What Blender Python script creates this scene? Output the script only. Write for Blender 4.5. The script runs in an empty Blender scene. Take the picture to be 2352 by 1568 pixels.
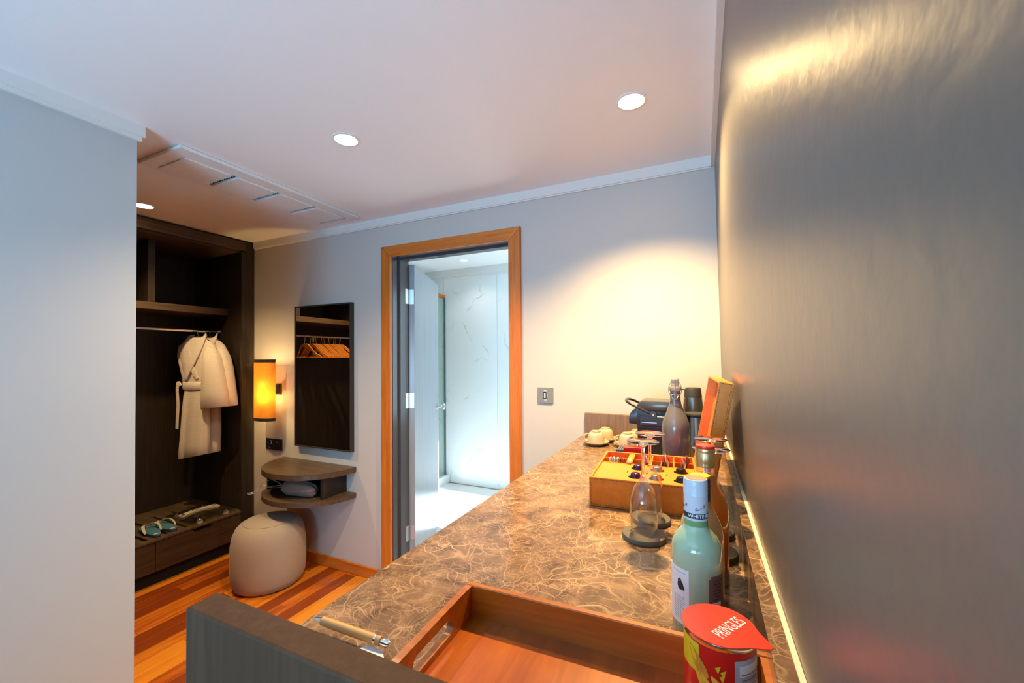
import bpy, bmesh, math, random
from mathutils import Vector, Matrix, Euler
random.seed(7)
PI = math.pi
SC = bpy.context.scene
COL = SC.collection

# ------------------------------------------------------------------ camera
cam_data = bpy.data.cameras.new('camera')
cam_data.sensor_fit = 'HORIZONTAL'
cam_data.sensor_width = 36.0
cam_data.lens = 942.97 / 2352.0 * 36.0
cam_data.shift_y = (804.24 - 784.0) / 2352.0
cam_data.clip_start = 0.02
cam = bpy.data.objects.new('camera', cam_data)
COL.objects.link(cam)
rot = Matrix.Rotation(0.434546, 4, 'Z') @ Matrix.Rotation(1.584795, 4, 'X') @ Matrix.Rotation(-0.0066177, 4, 'Z')
cam.matrix_world = Matrix.Translation((0, 0, 1.445)) @ rot
SC.camera = cam

# ------------------------------------------------------------------ world, daylight, exposure
world = bpy.data.worlds.new('sky')
SC.world = world
world.use_nodes = True
bg = world.node_tree.nodes['Background']
bg.inputs[0].default_value = (0.55, 0.75, 1.0, 1)
bg.inputs[1].default_value = 0.6


def area_light(name, loc, rot, sx, sy, power, color):
    l = bpy.data.lights.new(name, 'AREA')
    l.shape = 'RECTANGLE'
    l.size, l.size_y = sx, sy
    l.energy = power
    l.color = color
    o = bpy.data.objects.new(name, l)
    COL.objects.link(o)
    o.location = loc
    o.rotation_euler = rot
    return o


# daylight entering the bedroom window behind the camera, and the bathroom window out of sight
area_light('bedroom_window_daylight', (-0.62, -2.2, 1.15), (math.radians(150), 0, 0), 1.1, 1.7, 80, (0.32, 0.67, 1.0))
area_light('bathroom_window_daylight', (-0.42, 3.375, 1.48), (math.radians(90), 0, math.radians(90)), 0.8, 1.4, 11.0, (0.60, 0.86, 1.0))
sun = bpy.data.lights.new('sun', 'SUN')
sun.energy = 16.0
sun.color = (0.74, 0.88, 1.0)
sun.angle = math.radians(0.6)
sun_o = bpy.data.objects.new('sun', sun)
COL.objects.link(sun_o)
sun_o.rotation_euler = Vector((-0.74, 0.0, -0.62)).to_track_quat('-Z', 'Y').to_euler()

SC.view_settings.view_transform = 'Standard'
SC.view_settings.look = 'None'
SC.view_settings.exposure = 0.9
SC.view_settings.gamma = 1.0
SC.view_settings.use_curve_mapping = False
try:
    SC.cycles.max_bounces = 8
    SC.cycles.transparent_max_bounces = 16
    SC.cycles.transmission_bounces = 8
    SC.cycles.diffuse_bounces = 4
    SC.cycles.glossy_bounces = 4
    SC.cycles.caustics_reflective = False
    SC.cycles.caustics_refractive = False
    SC.cycles.sample_clamp_indirect = 6.0
    SC.cycles.use_denoising = True
except Exception:
    pass

# ------------------------------------------------------------------ materials
MATS = {}


def nmat(name):
    m = bpy.data.materials.new(name)
    m.use_nodes = True
    MATS[name] = m
    return m, m.node_tree.nodes, m.node_tree.links, m.node_tree.nodes['Principled BSDF']


def c4(c):
    return (c[0], c[1], c[2], 1)


def plain(name, col, rough=0.5, metal=0.0, var=0.06, scale=40.0, bump=0.0, spec=0.5, coat=0.0, trans=0.0, ior=1.45, subs=0.0):
    """principled with a light procedural mottling so that no surface is dead flat"""
    m, N, L, b = nmat(name)
    tc = N.new('ShaderNodeTexCoord')
    no = N.new('ShaderNodeTexNoise')
    no.inputs['Scale'].default_value = scale
    no.inputs['Detail'].default_value = 4
    L.new(tc.outputs['Object'], no.inputs['Vector'])
    mix = N.new('ShaderNodeMix')
    mix.data_type = 'RGBA'
    mix.inputs[6].default_value = c4([max(0, x * (1 - var)) for x in col])
    mix.inputs[7].default_value = c4([min(1, x * (1 + var)) for x in col])
    L.new(no.outputs['Fac'], mix.inputs[0])
    L.new(mix.outputs[2], b.inputs['Base Color'])
    b.inputs['Roughness'].default_value = rough
    b.inputs['Metallic'].default_value = metal
    b.inputs['Specular IOR Level'].default_value = spec
    b.inputs['Coat Weight'].default_value = coat
    b.inputs['Transmission Weight'].default_value = trans
    b.inputs['IOR'].default_value = ior
    if subs:
        b.inputs['Subsurface Weight'].default_value = subs
        b.inputs['Subsurface Radius'].default_value = (0.01, 0.008, 0.006)
    if bump:
        bp = N.new('ShaderNodeBump')
        bp.inputs['Strength'].default_value = bump
        bp.inputs['Distance'].default_value = 0.002
        L.new(no.outputs['Fac'], bp.inputs['Height'])
        L.new(bp.outputs[0], b.inputs['Normal'])
    return m


def wood(name, cols, scale=(3, 40, 40), rough=0.45, rand=False, bump=0.15, coat=0.0, spec=0.5):
    """streaky grain; the long grain runs along the axis with the small scale"""
    m, N, L, b = nmat(name)
    tc = N.new('ShaderNodeTexCoord')
    mp = N.new('ShaderNodeMapping')
    mp.inputs['Scale'].default_value = scale
    L.new(tc.outputs['Object'], mp.inputs['Vector'])
    no = N.new('ShaderNodeTexNoise')
    no.noise_dimensions = '4D' if rand else '3D'
    no.inputs['Scale'].default_value = 1.0
    no.inputs['Detail'].default_value = 8
    no.inputs['Roughness'].default_value = 0.65
    no.inputs['Distortion'].default_value = 0.6
    L.new(mp.outputs[0], no.inputs['Vector'])
    cr = N.new('ShaderNodeValToRGB')
    e = cr.color_ramp.elements
    e[0].position, e[0].color = 0.3, c4(cols[0])
    e[1].position, e[1].color = 0.72, c4(cols[-1])
    if len(cols) > 2:
        k = e.new(0.5)
        k.color = c4(cols[1])
    if rand:
        oi = N.new('ShaderNodeObjectInfo')
        mu = N.new('ShaderNodeMath')
        mu.operation = 'MULTIPLY'
        mu.inputs[1].default_value = 50
        L.new(oi.outputs['Random'], mu.inputs[0])
        L.new(mu.outputs[0], no.inputs['W'])
        ad = N.new('ShaderNodeMath')
        ad.operation = 'MULTIPLY_ADD'
        ad.inputs[1].default_value = 0.62
        ad.inputs[2].default_value = -0.31
        L.new(oi.outputs['Random'], ad.inputs[0])
        a2 = N.new('ShaderNodeMath')
        L.new(no.outputs['Fac'], a2.inputs[0])
        L.new(ad.outputs[0], a2.inputs[1])
        L.new(a2.outputs[0], cr.inputs[0])
    else:
        L.new(no.outputs['Fac'], cr.inputs[0])
    L.new(cr.outputs[0], b.inputs['Base Color'])
    b.inputs['Roughness'].default_value = rough
    b.inputs['Coat Weight'].default_value = coat
    b.inputs['Coat Roughness'].default_value = 0.15
    b.inputs['Specular IOR Level'].default_value = spec
    bp = N.new('ShaderNodeBump')
    bp.inputs['Strength'].default_value = bump
    bp.inputs['Distance'].default_value = 0.001
    L.new(no.outputs['Fac'], bp.inputs['Height'])
    L.new(bp.outputs[0], b.inputs['Normal'])
    return m


def emit(name, col, strength):
    m, N, L, b = nmat(name)
    b.inputs['Base Color'].default_value = c4(col)
    b.inputs['Emission Color'].default_value = c4(col)
    b.inputs['Emission Strength'].default_value = strength
    return m


def thin_glass(name, tint, ior=1.45, rough=0.0, edge=0.0):
    """clear sheet: lets light straight through, mirrors by Fresnel"""
    m, N, L, b = nmat(name)
    N.remove(b)
    out = N['Material Output']
    tr = N.new('ShaderNodeBsdfTransparent')
    tr.inputs[0].default_value = c4(tint)
    gl = N.new('ShaderNodeBsdfGlossy')
    gl.inputs['Roughness'].default_value = rough
    gl.inputs['Color'].default_value = (1, 1, 1, 1)
    # Schlick reflectance, the same from both sides of the thin wall
    lw = N.new('ShaderNodeLayerWeight')
    lw.inputs['Blend'].default_value = 0.5
    pw_ = N.new('ShaderNodeMath'); pw_.operation = 'POWER'; pw_.inputs[1].default_value = 3.0
    L.new(lw.outputs['Facing'], pw_.inputs[0])
    f0 = ((ior - 1) / (ior + 1)) ** 2
    fr = N.new('ShaderNodeMath'); fr.operation = 'MULTIPLY_ADD'; fr.inputs[1].default_value = 1 - f0; fr.inputs[2].default_value = f0
    L.new(pw_.outputs[0], fr.inputs[0])
    mx = N.new('ShaderNodeMixShader')
    L.new(fr.outputs[0], mx.inputs[0])
    L.new(tr.outputs[0], mx.inputs[1])
    L.new(gl.outputs[0], mx.inputs[2])
    L.new(mx.outputs[0], out.inputs[0])
    return m


def brown_marble(name):
    m, N, L, b = nmat(name)
    tc = N.new('ShaderNodeTexCoord')
    n1 = N.new('ShaderNodeTexNoise')
    n1.inputs['Scale'].default_value = 4.5
    n1.inputs['Detail'].default_value = 3
    L.new(tc.outputs['Object'], n1.inputs['Vector'])
    ds = N.new('ShaderNodeMix')
    ds.data_type = 'RGBA'
    ds.blend_type = 'LINEAR_LIGHT'
    ds.inputs[0].default_value = 0.13
    L.new(tc.outputs['Object'], ds.inputs[6])
    L.new(n1.outputs['Color'], ds.inputs[7])
    facs = []
    for sc, w, st in ((6.5, 0.016, 0.95), (15.0, 0.026, 0.8), (33.0, 0.040, 0.65), (75.0, 0.075, 0.5)):
        vo = N.new('ShaderNodeTexVoronoi')
        vo.feature = 'DISTANCE_TO_EDGE'
        vo.inputs['Scale'].default_value = sc
        L.new(ds.outputs[2], vo.inputs['Vector'])
        mr = N.new('ShaderNodeMapRange')
        mr.interpolation_type = 'SMOOTHSTEP'
        mr.inputs['From Min'].default_value = 0.0
        mr.inputs['From Max'].default_value = w
        mr.inputs['To Min'].default_value = st
        mr.inputs['To Max'].default_value = 0.0
        L.new(vo.outputs['Distance'], mr.inputs['Value'])
        nz = N.new('ShaderNodeTexNoise')
        nz.inputs['Scale'].default_value = sc * 0.6
        nz.inputs['Detail'].default_value = 3
        L.new(tc.outputs['Object'], nz.inputs['Vector'])
        cl = N.new('ShaderNodeMapRange')
        cl.inputs['From Min'].default_value = 0.36
        cl.inputs['From Max'].default_value = 0.66
        L.new(nz.outputs['Fac'], cl.inputs['Value'])
        mu = N.new('ShaderNodeMath')
        mu.operation = 'MULTIPLY'
        L.new(mr.outputs[0], mu.inputs[0])
        L.new(cl.outputs[0], mu.inputs[1])
        facs.append(mu)
    mxa = N.new('ShaderNodeMath'); mxa.operation = 'MAXIMUM'
    L.new(facs[0].outputs[0], mxa.inputs[0]); L.new(facs[1].outputs[0], mxa.inputs[1])
    mxb = N.new('ShaderNodeMath'); mxb.operation = 'MAXIMUM'
    L.new(mxa.outputs[0], mxb.inputs[0]); L.new(facs[2].outputs[0], mxb.inputs[1])
    mxc = N.new('ShaderNodeMath'); mxc.operation = 'MAXIMUM'
    L.new(mxb.outputs[0], mxc.inputs[0]); L.new(facs[3].outputs[0], mxc.inputs[1])
    n2 = N.new('ShaderNodeTexNoise')
    n2.inputs['Scale'].default_value = 16
    n2.inputs['Detail'].default_value = 8
    n2.inputs['Distortion'].default_value = 1.2
    L.new(tc.outputs['Object'], n2.inputs['Vector'])
    cr = N.new('ShaderNodeValToRGB')
    e = cr.color_ramp.elements
    e[0].position, e[0].color = 0.32, (0.085, 0.047, 0.026, 1)
    e[1].position, e[1].color = 0.70, (0.27, 0.16, 0.088, 1)
    k = e.new(0.5); k.color = (0.165, 0.095, 0.052, 1)
    L.new(n2.outputs['Fac'], cr.inputs[0])
    mc = N.new('ShaderNodeMix'); mc.data_type = 'RGBA'
    L.new(mxc.outputs[0], mc.inputs[0])
    L.new(cr.outputs[0], mc.inputs[6])
    mc.inputs[7].default_value = (0.60, 0.40, 0.22, 1)
    L.new(mc.outputs[2], b.inputs['Base Color'])
    b.inputs['Roughness'].default_value = 0.2
    b.inputs['Specular IOR Level'].default_value = 0.5
    return m


def white_marble(name):
    m, N, L, b = nmat(name)
    tc = N.new('ShaderNodeTexCoord')
    oi = N.new('ShaderNodeObjectInfo')
    ad = N.new('ShaderNodeVectorMath'); ad.operation = 'ADD'
    L.new(tc.outputs['Object'], ad.inputs[0]); L.new(oi.outputs['Random'], ad.inputs[1])
    n1 = N.new('ShaderNodeTexNoise')
    n1.inputs['Scale'].default_value = 2.2; n1.inputs['Detail'].default_value = 7
    L.new(ad.outputs[0], n1.inputs['Vector'])
    vo = N.new('ShaderNodeTexVoronoi'); vo.feature = 'DISTANCE_TO_EDGE'
    vo.inputs['Scale'].default_value = 1.6
    ds = N.new('ShaderNodeMix'); ds.data_type = 'RGBA'; ds.blend_type = 'LINEAR_LIGHT'
    ds.inputs[0].default_value = 0.28
    L.new(ad.outputs[0], ds.inputs[6]); L.new(n1.outputs['Color'], ds.inputs[7])
    L.new(ds.outputs[2], vo.inputs['Vector'])
    mr = N.new('ShaderNodeMapRange')
    mr.inputs['From Min'].default_value = 0.0; mr.inputs['From Max'].default_value = 0.018
    mr.inputs['To Min'].default_value = 1.0; mr.inputs['To Max'].default_value = 0.0
    L.new(vo.outputs['Distance'], mr.inputs['Value'])
    n2 = N.new('ShaderNodeTexNoise'); n2.inputs['Scale'].default_value = 4.5
    L.new(ad.outputs[0], n2.inputs['Vector'])
    cl = N.new('ShaderNodeMapRange')
    cl.inputs['From Min'].default_value = 0.5; cl.inputs['From Max'].default_value = 0.72
    cl.inputs['To Max'].default_value = 0.8
    L.new(n2.outputs['Fac'], cl.inputs['Value'])
    mu = N.new('ShaderNodeMath'); mu.operation = 'MULTIPLY'
    L.new(mr.outputs[0], mu.inputs[0]); L.new(cl.outputs[0], mu.inputs[1])
    mc = N.new('ShaderNodeMix'); mc.data_type = 'RGBA'
    mc.inputs[6].default_value = (0.80, 0.82, 0.81, 1)
    mc.inputs[7].default_value = (0.33, 0.36, 0.36, 1)
    L.new(mu.outputs[0], mc.inputs[0])
    L.new(mc.outputs[2], b.inputs['Base Color'])
    b.inputs['Roughness'].default_value = 0.22
    return m


def paint(name, col, rough=0.55, bump=0.05, scale=160, spec=0.4):
    m = plain(name, col, rough=rough, var=0.015, scale=scale, bump=bump, spec=spec)
    return m


def satin_wall(name):
    m, N, L, b = nmat(name)
    tc = N.new('ShaderNodeTexCoord')
    n1 = N.new('ShaderNodeTexNoise'); n1.inputs['Scale'].default_value = 38; n1.inputs['Detail'].default_value = 3
    L.new(tc.outputs['Object'], n1.inputs['Vector'])
    n2 = N.new('ShaderNodeTexNoise'); n2.inputs['Scale'].default_value = 7; n2.inputs['Detail'].default_value = 2
    L.new(tc.outputs['Object'], n2.inputs['Vector'])
    b.inputs['Base Color'].default_value = (0.105, 0.092, 0.080, 1)
    b.inputs['Roughness'].default_value = 0.36
    b.inputs['Specular IOR Level'].default_value = 1.0
    b.inputs['IOR'].default_value = 1.55
    ad = N.new('ShaderNodeMath'); ad.operation = 'MULTIPLY_ADD'
    L.new(n2.outputs['Fac'], ad.inputs[0]); ad.inputs[1].default_value = 1.5
    L.new(n1.outputs['Fac'], ad.inputs[2])
    bp = N.new('ShaderNodeBump'); bp.inputs['Strength'].default_value = 0.16; bp.inputs['Distance'].default_value = 0.004
    L.new(ad.outputs[0], bp.inputs['Height'])
    L.new(bp.outputs[0], b.inputs['Normal'])
    return m


def fabric(name, col, rough=0.9, scale=300, bump=0.4, var=0.12, sheen=0.2, ribs=None):
    m, N, L, b = nmat(name)
    tc = N.new('ShaderNodeTexCoord')
    no = N.new('ShaderNodeTexNoise'); no.inputs['Scale'].default_value = scale; no.inputs['Detail'].default_value = 2
    L.new(tc.outputs['Object'], no.inputs['Vector'])
    mix = N.new('ShaderNodeMix'); mix.data_type = 'RGBA'
    mix.inputs[6].default_value = c4([x * (1 - var) for x in col]); mix.inputs[7].default_value = c4([min(1, x * (1 + var)) for x in col])
    L.new(no.outputs['Fac'], mix.inputs[0])
    L.new(mix.outputs[2], b.inputs['Base Color'])
    b.inputs['Roughness'].default_value = rough
    b.inputs['Sheen Weight'].default_value = sheen
    b.inputs['Specular IOR Level'].default_value = 0.2
    bp = N.new('ShaderNodeBump'); bp.inputs['Strength'].default_value = bump; bp.inputs['Distance'].default_value = 0.001
    h = no.outputs['Fac']
    if ribs:
        wv = N.new('ShaderNodeTexWave'); wv.inputs['Scale'].default_value = ribs; wv.bands_direction = 'Z'
        L.new(tc.outputs['Object'], wv.inputs['Vector'])
        ad = N.new('ShaderNodeMath'); L.new(wv.outputs['Fac'], ad.inputs[0]); L.new(no.outputs['Fac'], ad.inputs[1])
        h = ad.outputs[0]
    L.new(h, bp.inputs['Height']); L.new(bp.outputs[0], b.inputs['Normal'])
    return m


M_ceil = paint('white_ceiling_paint', (0.86, 0.85, 0.84))
M_wall = paint('off_white_wall_paint', (0.54, 0.51, 0.48))
M_trim = paint('white_trim_paint', (0.74, 0.72, 0.69), rough=0.45)
M_part = paint('pale_partition_paint', (0.50, 0.51, 0.51))
M_right = satin_wall('grey_satin_paint')
M_caulk = plain('cream_caulk', (0.85, 0.74, 0.55), rough=0.5)
M_marble = brown_marble('brown_veined_marble')
M_wmarble = white_marble('white_veined_marble')
M_plank = wood('orange_hardwood', [(0.24, 0.042, 0.004), (0.50, 0.115, 0.008), (0.72, 0.25, 0.018)], scale=(55, 2.2, 20), rough=0.32, rand=True, bump=0.08, coat=0.15)
M_subfloor = plain('subfloor', (0.10, 0.03, 0.01), rough=0.7)
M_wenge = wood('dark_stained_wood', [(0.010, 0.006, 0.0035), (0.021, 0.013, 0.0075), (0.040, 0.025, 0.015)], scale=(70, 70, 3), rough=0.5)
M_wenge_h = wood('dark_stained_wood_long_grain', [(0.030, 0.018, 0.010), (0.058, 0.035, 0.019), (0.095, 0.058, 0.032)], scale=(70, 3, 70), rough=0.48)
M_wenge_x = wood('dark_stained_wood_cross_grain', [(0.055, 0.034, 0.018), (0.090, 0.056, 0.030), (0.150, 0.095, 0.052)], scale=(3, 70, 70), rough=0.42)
M_gable = wood('charcoal_stained_wood', [(0.050, 0.022, 0.0095), (0.066, 0.029, 0.013), (0.084, 0.039, 0.019)], scale=(70, 70, 4), rough=0.6, spec=0.25)
M_board = wood('brown_wood_board', [(0.13, 0.075, 0.045), (0.19, 0.115, 0.07), (0.26, 0.165, 0.105)], scale=(60, 60, 4), rough=0.5)
M_casing = wood('orange_casing_wood', [(0.44, 0.105, 0.010), (0.56, 0.155, 0.018), (0.66, 0.21, 0.032)], scale=(45, 45, 3), rough=0.38, bump=0.06)
M_casing_h = wood('orange_casing_wood_across', [(0.44, 0.105, 0.010), (0.56, 0.155, 0.018), (0.66, 0.21, 0.032)], scale=(3, 45, 45), rough=0.38, bump=0.06)
M_tray = wood('reddish_tray_wood', [(0.27, 0.066, 0.004), (0.38, 0.105, 0.006), (0.52, 0.165, 0.012)], scale=(4, 40, 40), rough=0.32, bump=0.05, coat=0.2)
M_trayb = wood('red_tray_floor_wood', [(0.27, 0.054, 0.004), (0.37, 0.080, 0.006), (0.46, 0.115, 0.010)], scale=(40, 4, 40), rough=0.28, bump=0.05, coat=0.3)
M_jamb = plain('dark_jamb_paint', (0.075, 0.068, 0.072), rough=0.2)
M_leaf = wood('dark_leaf_window_sheen', [(0.27, 0.29, 0.32), (0.29, 0.31, 0.345), (0.32, 0.34, 0.375)], scale=(30, 30, 1.5), rough=0.24, bump=0.03)  # dark leaf; the window's reflection is painted in as a paler blue-grey base
M_chrome = plain('chrome', (0.82, 0.82, 0.82), rough=0.14, metal=1.0, var=0.02)
M_steel = plain('brushed_steel', (0.56, 0.55, 0.53), rough=0.3, metal=1.0, var=0.05)
M_darksteel = plain('dark_steel', (0.30, 0.28, 0.25), rough=0.32, metal=1.0, var=0.05)
M_black = plain('black_plastic', (0.018, 0.018, 0.020), rough=0.28)
M_blackm = plain('matt_black', (0.030, 0.029, 0.030), rough=0.55)
M_bluegrey = plain('blue_black_plastic', (0.022, 0.028, 0.038), rough=0.25)
M_mirror = plain('mirror_silver', (0.88, 0.88, 0.87), rough=0.0, metal=1.0, var=0.0)
M_mframe = plain('dark_bronze_frame', (0.060, 0.050, 0.044), rough=0.4, metal=0.4)
M_white = plain('white_plastic', (0.80, 0.79, 0.77), rough=0.4)
M_switchgrey = plain('grey_switch_plate', (0.20, 0.22, 0.22), rough=0.35)
M_pouf = fabric('beige_felt', (0.38, 0.32, 0.26), scale=260, bump=0.35)
M_robe = fabric('white_waffle_cotton', (0.70, 0.64, 0.58), scale=220, bump=0.7, var=0.05, ribs=42)
M_pouch = fabric('mauve_cotton_bag', (0.30, 0.21, 0.18), scale=200)
M_cord = plain('white_cord', (0.62, 0.62, 0.60), rough=0.7)
M_hanger = wood('varnished_hanger_wood', [(0.42, 0.13, 0.02), (0.58, 0.21, 0.035), (0.68, 0.30, 0.06)], scale=(4, 40, 40), rough=0.3, bump=0.03)
M_flip = plain('blue_rubber', (0.055, 0.16, 0.24), rough=0.6, bump=0.2, scale=200)
M_flipside = plain('navy_rubber', (0.030, 0.045, 0.075), rough=0.6)
M_strap = plain('cream_strap', (0.62, 0.54, 0.40), rough=0.5)
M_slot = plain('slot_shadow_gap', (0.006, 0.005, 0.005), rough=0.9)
M_ceramic = plain('cream_ceramic', (0.47, 0.39, 0.27), rough=0.28, var=0.03)
M_coaster = plain('grey_stone_coaster', (0.105, 0.090, 0.074), rough=0.55, bump=0.3, scale=150)
M_coaster2 = plain('dark_stone_coaster', (0.030, 0.028, 0.026), rough=0.4, bump=0.2, scale=150)
M_leather = plain('tan_leather', (0.78, 0.205, 0.016), rough=0.42, var=0.3, scale=45, bump=0.35)
M_leatherin = plain('orange_suede', (0.58, 0.16, 0.020), rough=0.6, var=0.15, scale=30)
M_leatherboard = plain('amber_leather_board', (0.82, 0.235, 0.012), rough=0.35, var=0.12, scale=30)
M_stitch = plain('dark_thread', (0.16, 0.06, 0.015), rough=0.8)
M_glass = thin_glass('clear_glass', (0.97, 0.975, 0.97), ior=1.52)
M_solidglass = plain('solid_clear_glass', (0.97, 0.97, 0.96), rough=0.0, var=0.0, trans=1.0, ior=1.48)
M_shower = thin_glass('green_tinted_glass', (0.88, 0.95, 0.92), ior=1.3)
M_scaleglass = thin_glass('smoky_glass', (0.82, 0.83, 0.76), ior=1.45)
M_paper = plain('white_paper', (0.78, 0.77, 0.78), rough=0.5, var=0.02)
M_ink = plain('black_ink', (0.02, 0.02, 0.025), rough=0.5)
M_greyink = plain('grey_ink', (0.22, 0.22, 0.24), rough=0.5)
M_lens = emit('lit_downlight', (1.0, 0.72, 0.34), 26.0)
M_lensw = emit('lit_bathroom_downlight', (1.0, 0.97, 0.92), 1.5)
M_bulb = emit('warm_bulb', (1.0, 0.62, 0.20), 30.0)


def shade_mat():
    m, N, L, b = nmat('amber_linen_shade')
    N.remove(b)
    out = N['Material Output']
    tc = N.new('ShaderNodeTexCoord')
    mp = N.new('ShaderNodeMapping'); mp.inputs['Scale'].default_value = (60, 60, 220)
    L.new(tc.outputs['Object'], mp.inputs[0])
    no = N.new('ShaderNodeTexNoise'); no.inputs['Scale'].default_value = 1.5; no.inputs['Detail'].default_value = 3
    L.new(mp.outputs[0], no.inputs['Vector'])
    cr = N.new('ShaderNodeValToRGB')
    cr.color_ramp.elements[0].position = 0.3; cr.color_ramp.elements[0].color = (0.85, 0.52, 0.13, 1)
    cr.color_ramp.elements[1].position = 0.7; cr.color_ramp.elements[1].color = (0.96, 0.68, 0.24, 1)
    L.new(no.outputs['Fac'], cr.inputs[0])
    df = N.new('ShaderNodeBsdfDiffuse'); tl = N.new('ShaderNodeBsdfTranslucent')
    L.new(cr.outputs[0], df.inputs[0]); L.new(cr.outputs[0], tl.inputs[0])
    mx = N.new('ShaderNodeMixShader'); mx.inputs[0].default_value = 0.75
    L.new(df.outputs[0], mx.inputs[1]); L.new(tl.outputs[0], mx.inputs[2])
    L.new(mx.outputs[0], out.inputs[0])
    return m


M_shade = shade_mat()

# ------------------------------------------------------------------ mesh helpers
MW = {}      # world matrices of objects placed so far (parents are known before children)


def wm(o):
    return MW.get(o.name, Matrix.Identity(4)) if o is not None else Matrix.Identity(4)


def finish(o, parent, matrix=None):
    COL.objects.link(o)
    loc = matrix or Matrix.Identity(4)
    if parent is not None:
        o.parent = parent
        MW[o.name] = wm(parent) @ loc
    else:
        MW[o.name] = loc
    o.matrix_basis = loc
    return o


def obj(name, bm, mat, parent=None, local=False, smooth=None, origin=None):
    """turn a bmesh into one object. Coordinates are world coordinates unless local=True"""
    inv = None
    loc = Matrix.Identity(4)
    if not local:
        if parent is not None:
            inv = wm(parent).inverted()
        elif origin is not None:
            loc = Matrix.Translation(origin)
            inv = loc.inverted()
        if inv is not None:
            bm.transform(inv)
    bmesh.ops.recalc_face_normals(bm, faces=bm.faces[:])
    me = bpy.data.meshes.new(name)
    if smooth is not None:
        ang = math.radians(smooth)
        for f in bm.faces:
            f.smooth = True
        for e in bm.edges:
            if len(e.link_faces) == 2 and e.calc_face_angle(0.0) > ang:
                e.smooth = False
    bm.to_mesh(me)
    bm.free()
    me.materials.append(mat)
    o = bpy.data.objects.new(name, me)
    return finish(o, parent, loc)


def tag(o, label, cat=None, group=None, kind=None):
    o['label'] = label
    if cat:
        o['category'] = cat
    if group:
        o['group'] = group
    if kind:
        o['kind'] = kind
    return o


def struct(o, label=None):
    o['kind'] = 'structure'
    if label:
        o['label'] = label
    return o


def thing(name, label, cat, loc=(0, 0, 0), rz=0.0, group=None):
    o = bpy.data.objects.new(name, None)
    o.empty_display_size = 0.05
    finish(o, None, Matrix.Translation(loc) @ Matrix.Rotation(rz, 4, 'Z'))
    return tag(o, label, cat, group)


def copy_tree(src, matrix, parent=None, label=None):
    c = src.copy()
    COL.objects.link(c)
    c.parent = parent
    if parent is not None:
        c.matrix_parent_inverse = Matrix.Identity(4)
        c.matrix_basis = src.matrix_basis.copy()
        MW[c.name] = wm(parent) @ c.matrix_basis
    else:
        c.matrix_basis = matrix
        MW[c.name] = matrix.copy()
    if label:
        c['label'] = label
    for ch in list(src.children):
        copy_tree(ch, None, c)
    return c


def B():
    return bmesh.new()


def box(bm, x0, x1, y0, y1, z0, z1, bev=0.0, seg=2):
    vs = [bm.verts.new((x, y, z)) for x in (x0, x1) for y in (y0, y1) for z in (z0, z1)]
    F = [(0, 1, 3, 2), (4, 6, 7, 5), (0, 4, 5, 1), (2, 3, 7, 6), (0, 2, 6, 4), (1, 5, 7, 3)]
    fs = [bm.faces.new([vs[i] for i in f]) for f in F]
    if bev:
        es = list({e for f in fs for e in f.edges})
        bmesh.ops.bevel(bm, geom=es, offset=bev, segments=seg, profile=0.6, affect='EDGES')
    return bm


def xbox(bm, sx, sy, sz, mat, bev=0.0, seg=2):
    """box of size sx,sy,sz centred on origin, then transformed"""
    t = B()
    box(t, -sx / 2, sx / 2, -sy / 2, sy / 2, -sz / 2, sz / 2, bev, seg)
    t.transform(mat)
    join(bm, t)
    return bm


def join(bm, t):
    me = bpy.data.meshes.new('tmp')
    t.to_mesh(me)
    t.free()
    bm.from_mesh(me)
    bpy.data.meshes.remove(me)


def lathe(bm, prof, n=40, c=(0, 0, 0), closed=False, a0=0.0, a1=2 * PI):
    full = abs(a1 - a0 - 2 * PI) < 1e-6
    cnt = n if full else n + 1
    rings = []
    for r, z in prof:
        if r < 1e-6:
            rings.append([bm.verts.new((c[0], c[1], c[2] + z))])
        else:
            rings.append([bm.verts.new((c[0] + r * math.cos(a0 + (a1 - a0) * i / n), c[1] + r * math.sin(a0 + (a1 - a0) * i / n), c[2] + z)) for i in range(cnt)])
    pairs = list(zip(rings[:-1], rings[1:]))
    if closed:
        pairs.append((rings[-1], rings[0]))
    for a, b in pairs:
        m = n if full else n
        for i in range(m):
            j = (i + 1) % cnt
            if len(a) == 1 and len(b) == 1:
                continue
            if len(a) == 1:
                bm.faces.new((a[0], b[i], b[j]))
            elif len(b) == 1:
                bm.faces.new((a[i], b[0], a[j]))
            else:
                bm.faces.new((a[i], b[i], b[j], a[j]))
    return bm


def prism(bm, pts, z0, z1, bev=0.0, M=None):
    t = B()
    lo = [t.verts.new((x, y, z0)) for x, y in pts]
    hi = [t.verts.new((x, y, z1)) for x, y in pts]
    n = len(pts)
    f0 = t.faces.new(lo[::-1]); f1 = t.faces.new(hi)
    for i in range(n):
        t.faces.new((lo[i], lo[(i + 1) % n], hi[(i + 1) % n], hi[i]))
    if bev:
        es = list(set(f0.edges) | set(f1.edges))
        bmesh.ops.bevel(t, geom=es, offset=bev, segments=2, profile=0.5, affect='EDGES')
    if M is not None:
        t.transform(M)
    join(bm, t)
    return bm


AX_XZ = Matrix(((1, 0, 0, 0), (0, 0, -1, 0), (0, 1, 0, 0), (0, 0, 0, 1)))   # (x,y,z)->(x,-z,y): outline in x-z, extruded along -y


def prism_xz(bm, pts, y0, y1, bev=0.0):
    return prism(bm, pts, -y1, -y0, bev, AX_XZ)


def prism_yz(bm, pts, x0, x1, bev=0.0):
    Mx = Matrix(((0, 0, 1, 0), (1, 0, 0, 0), (0, 1, 0, 0), (0, 0, 0, 1)))  # (a,b,c)->(c,a,b)
    return prism(bm, pts, x0, x1, bev, Mx)


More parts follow.
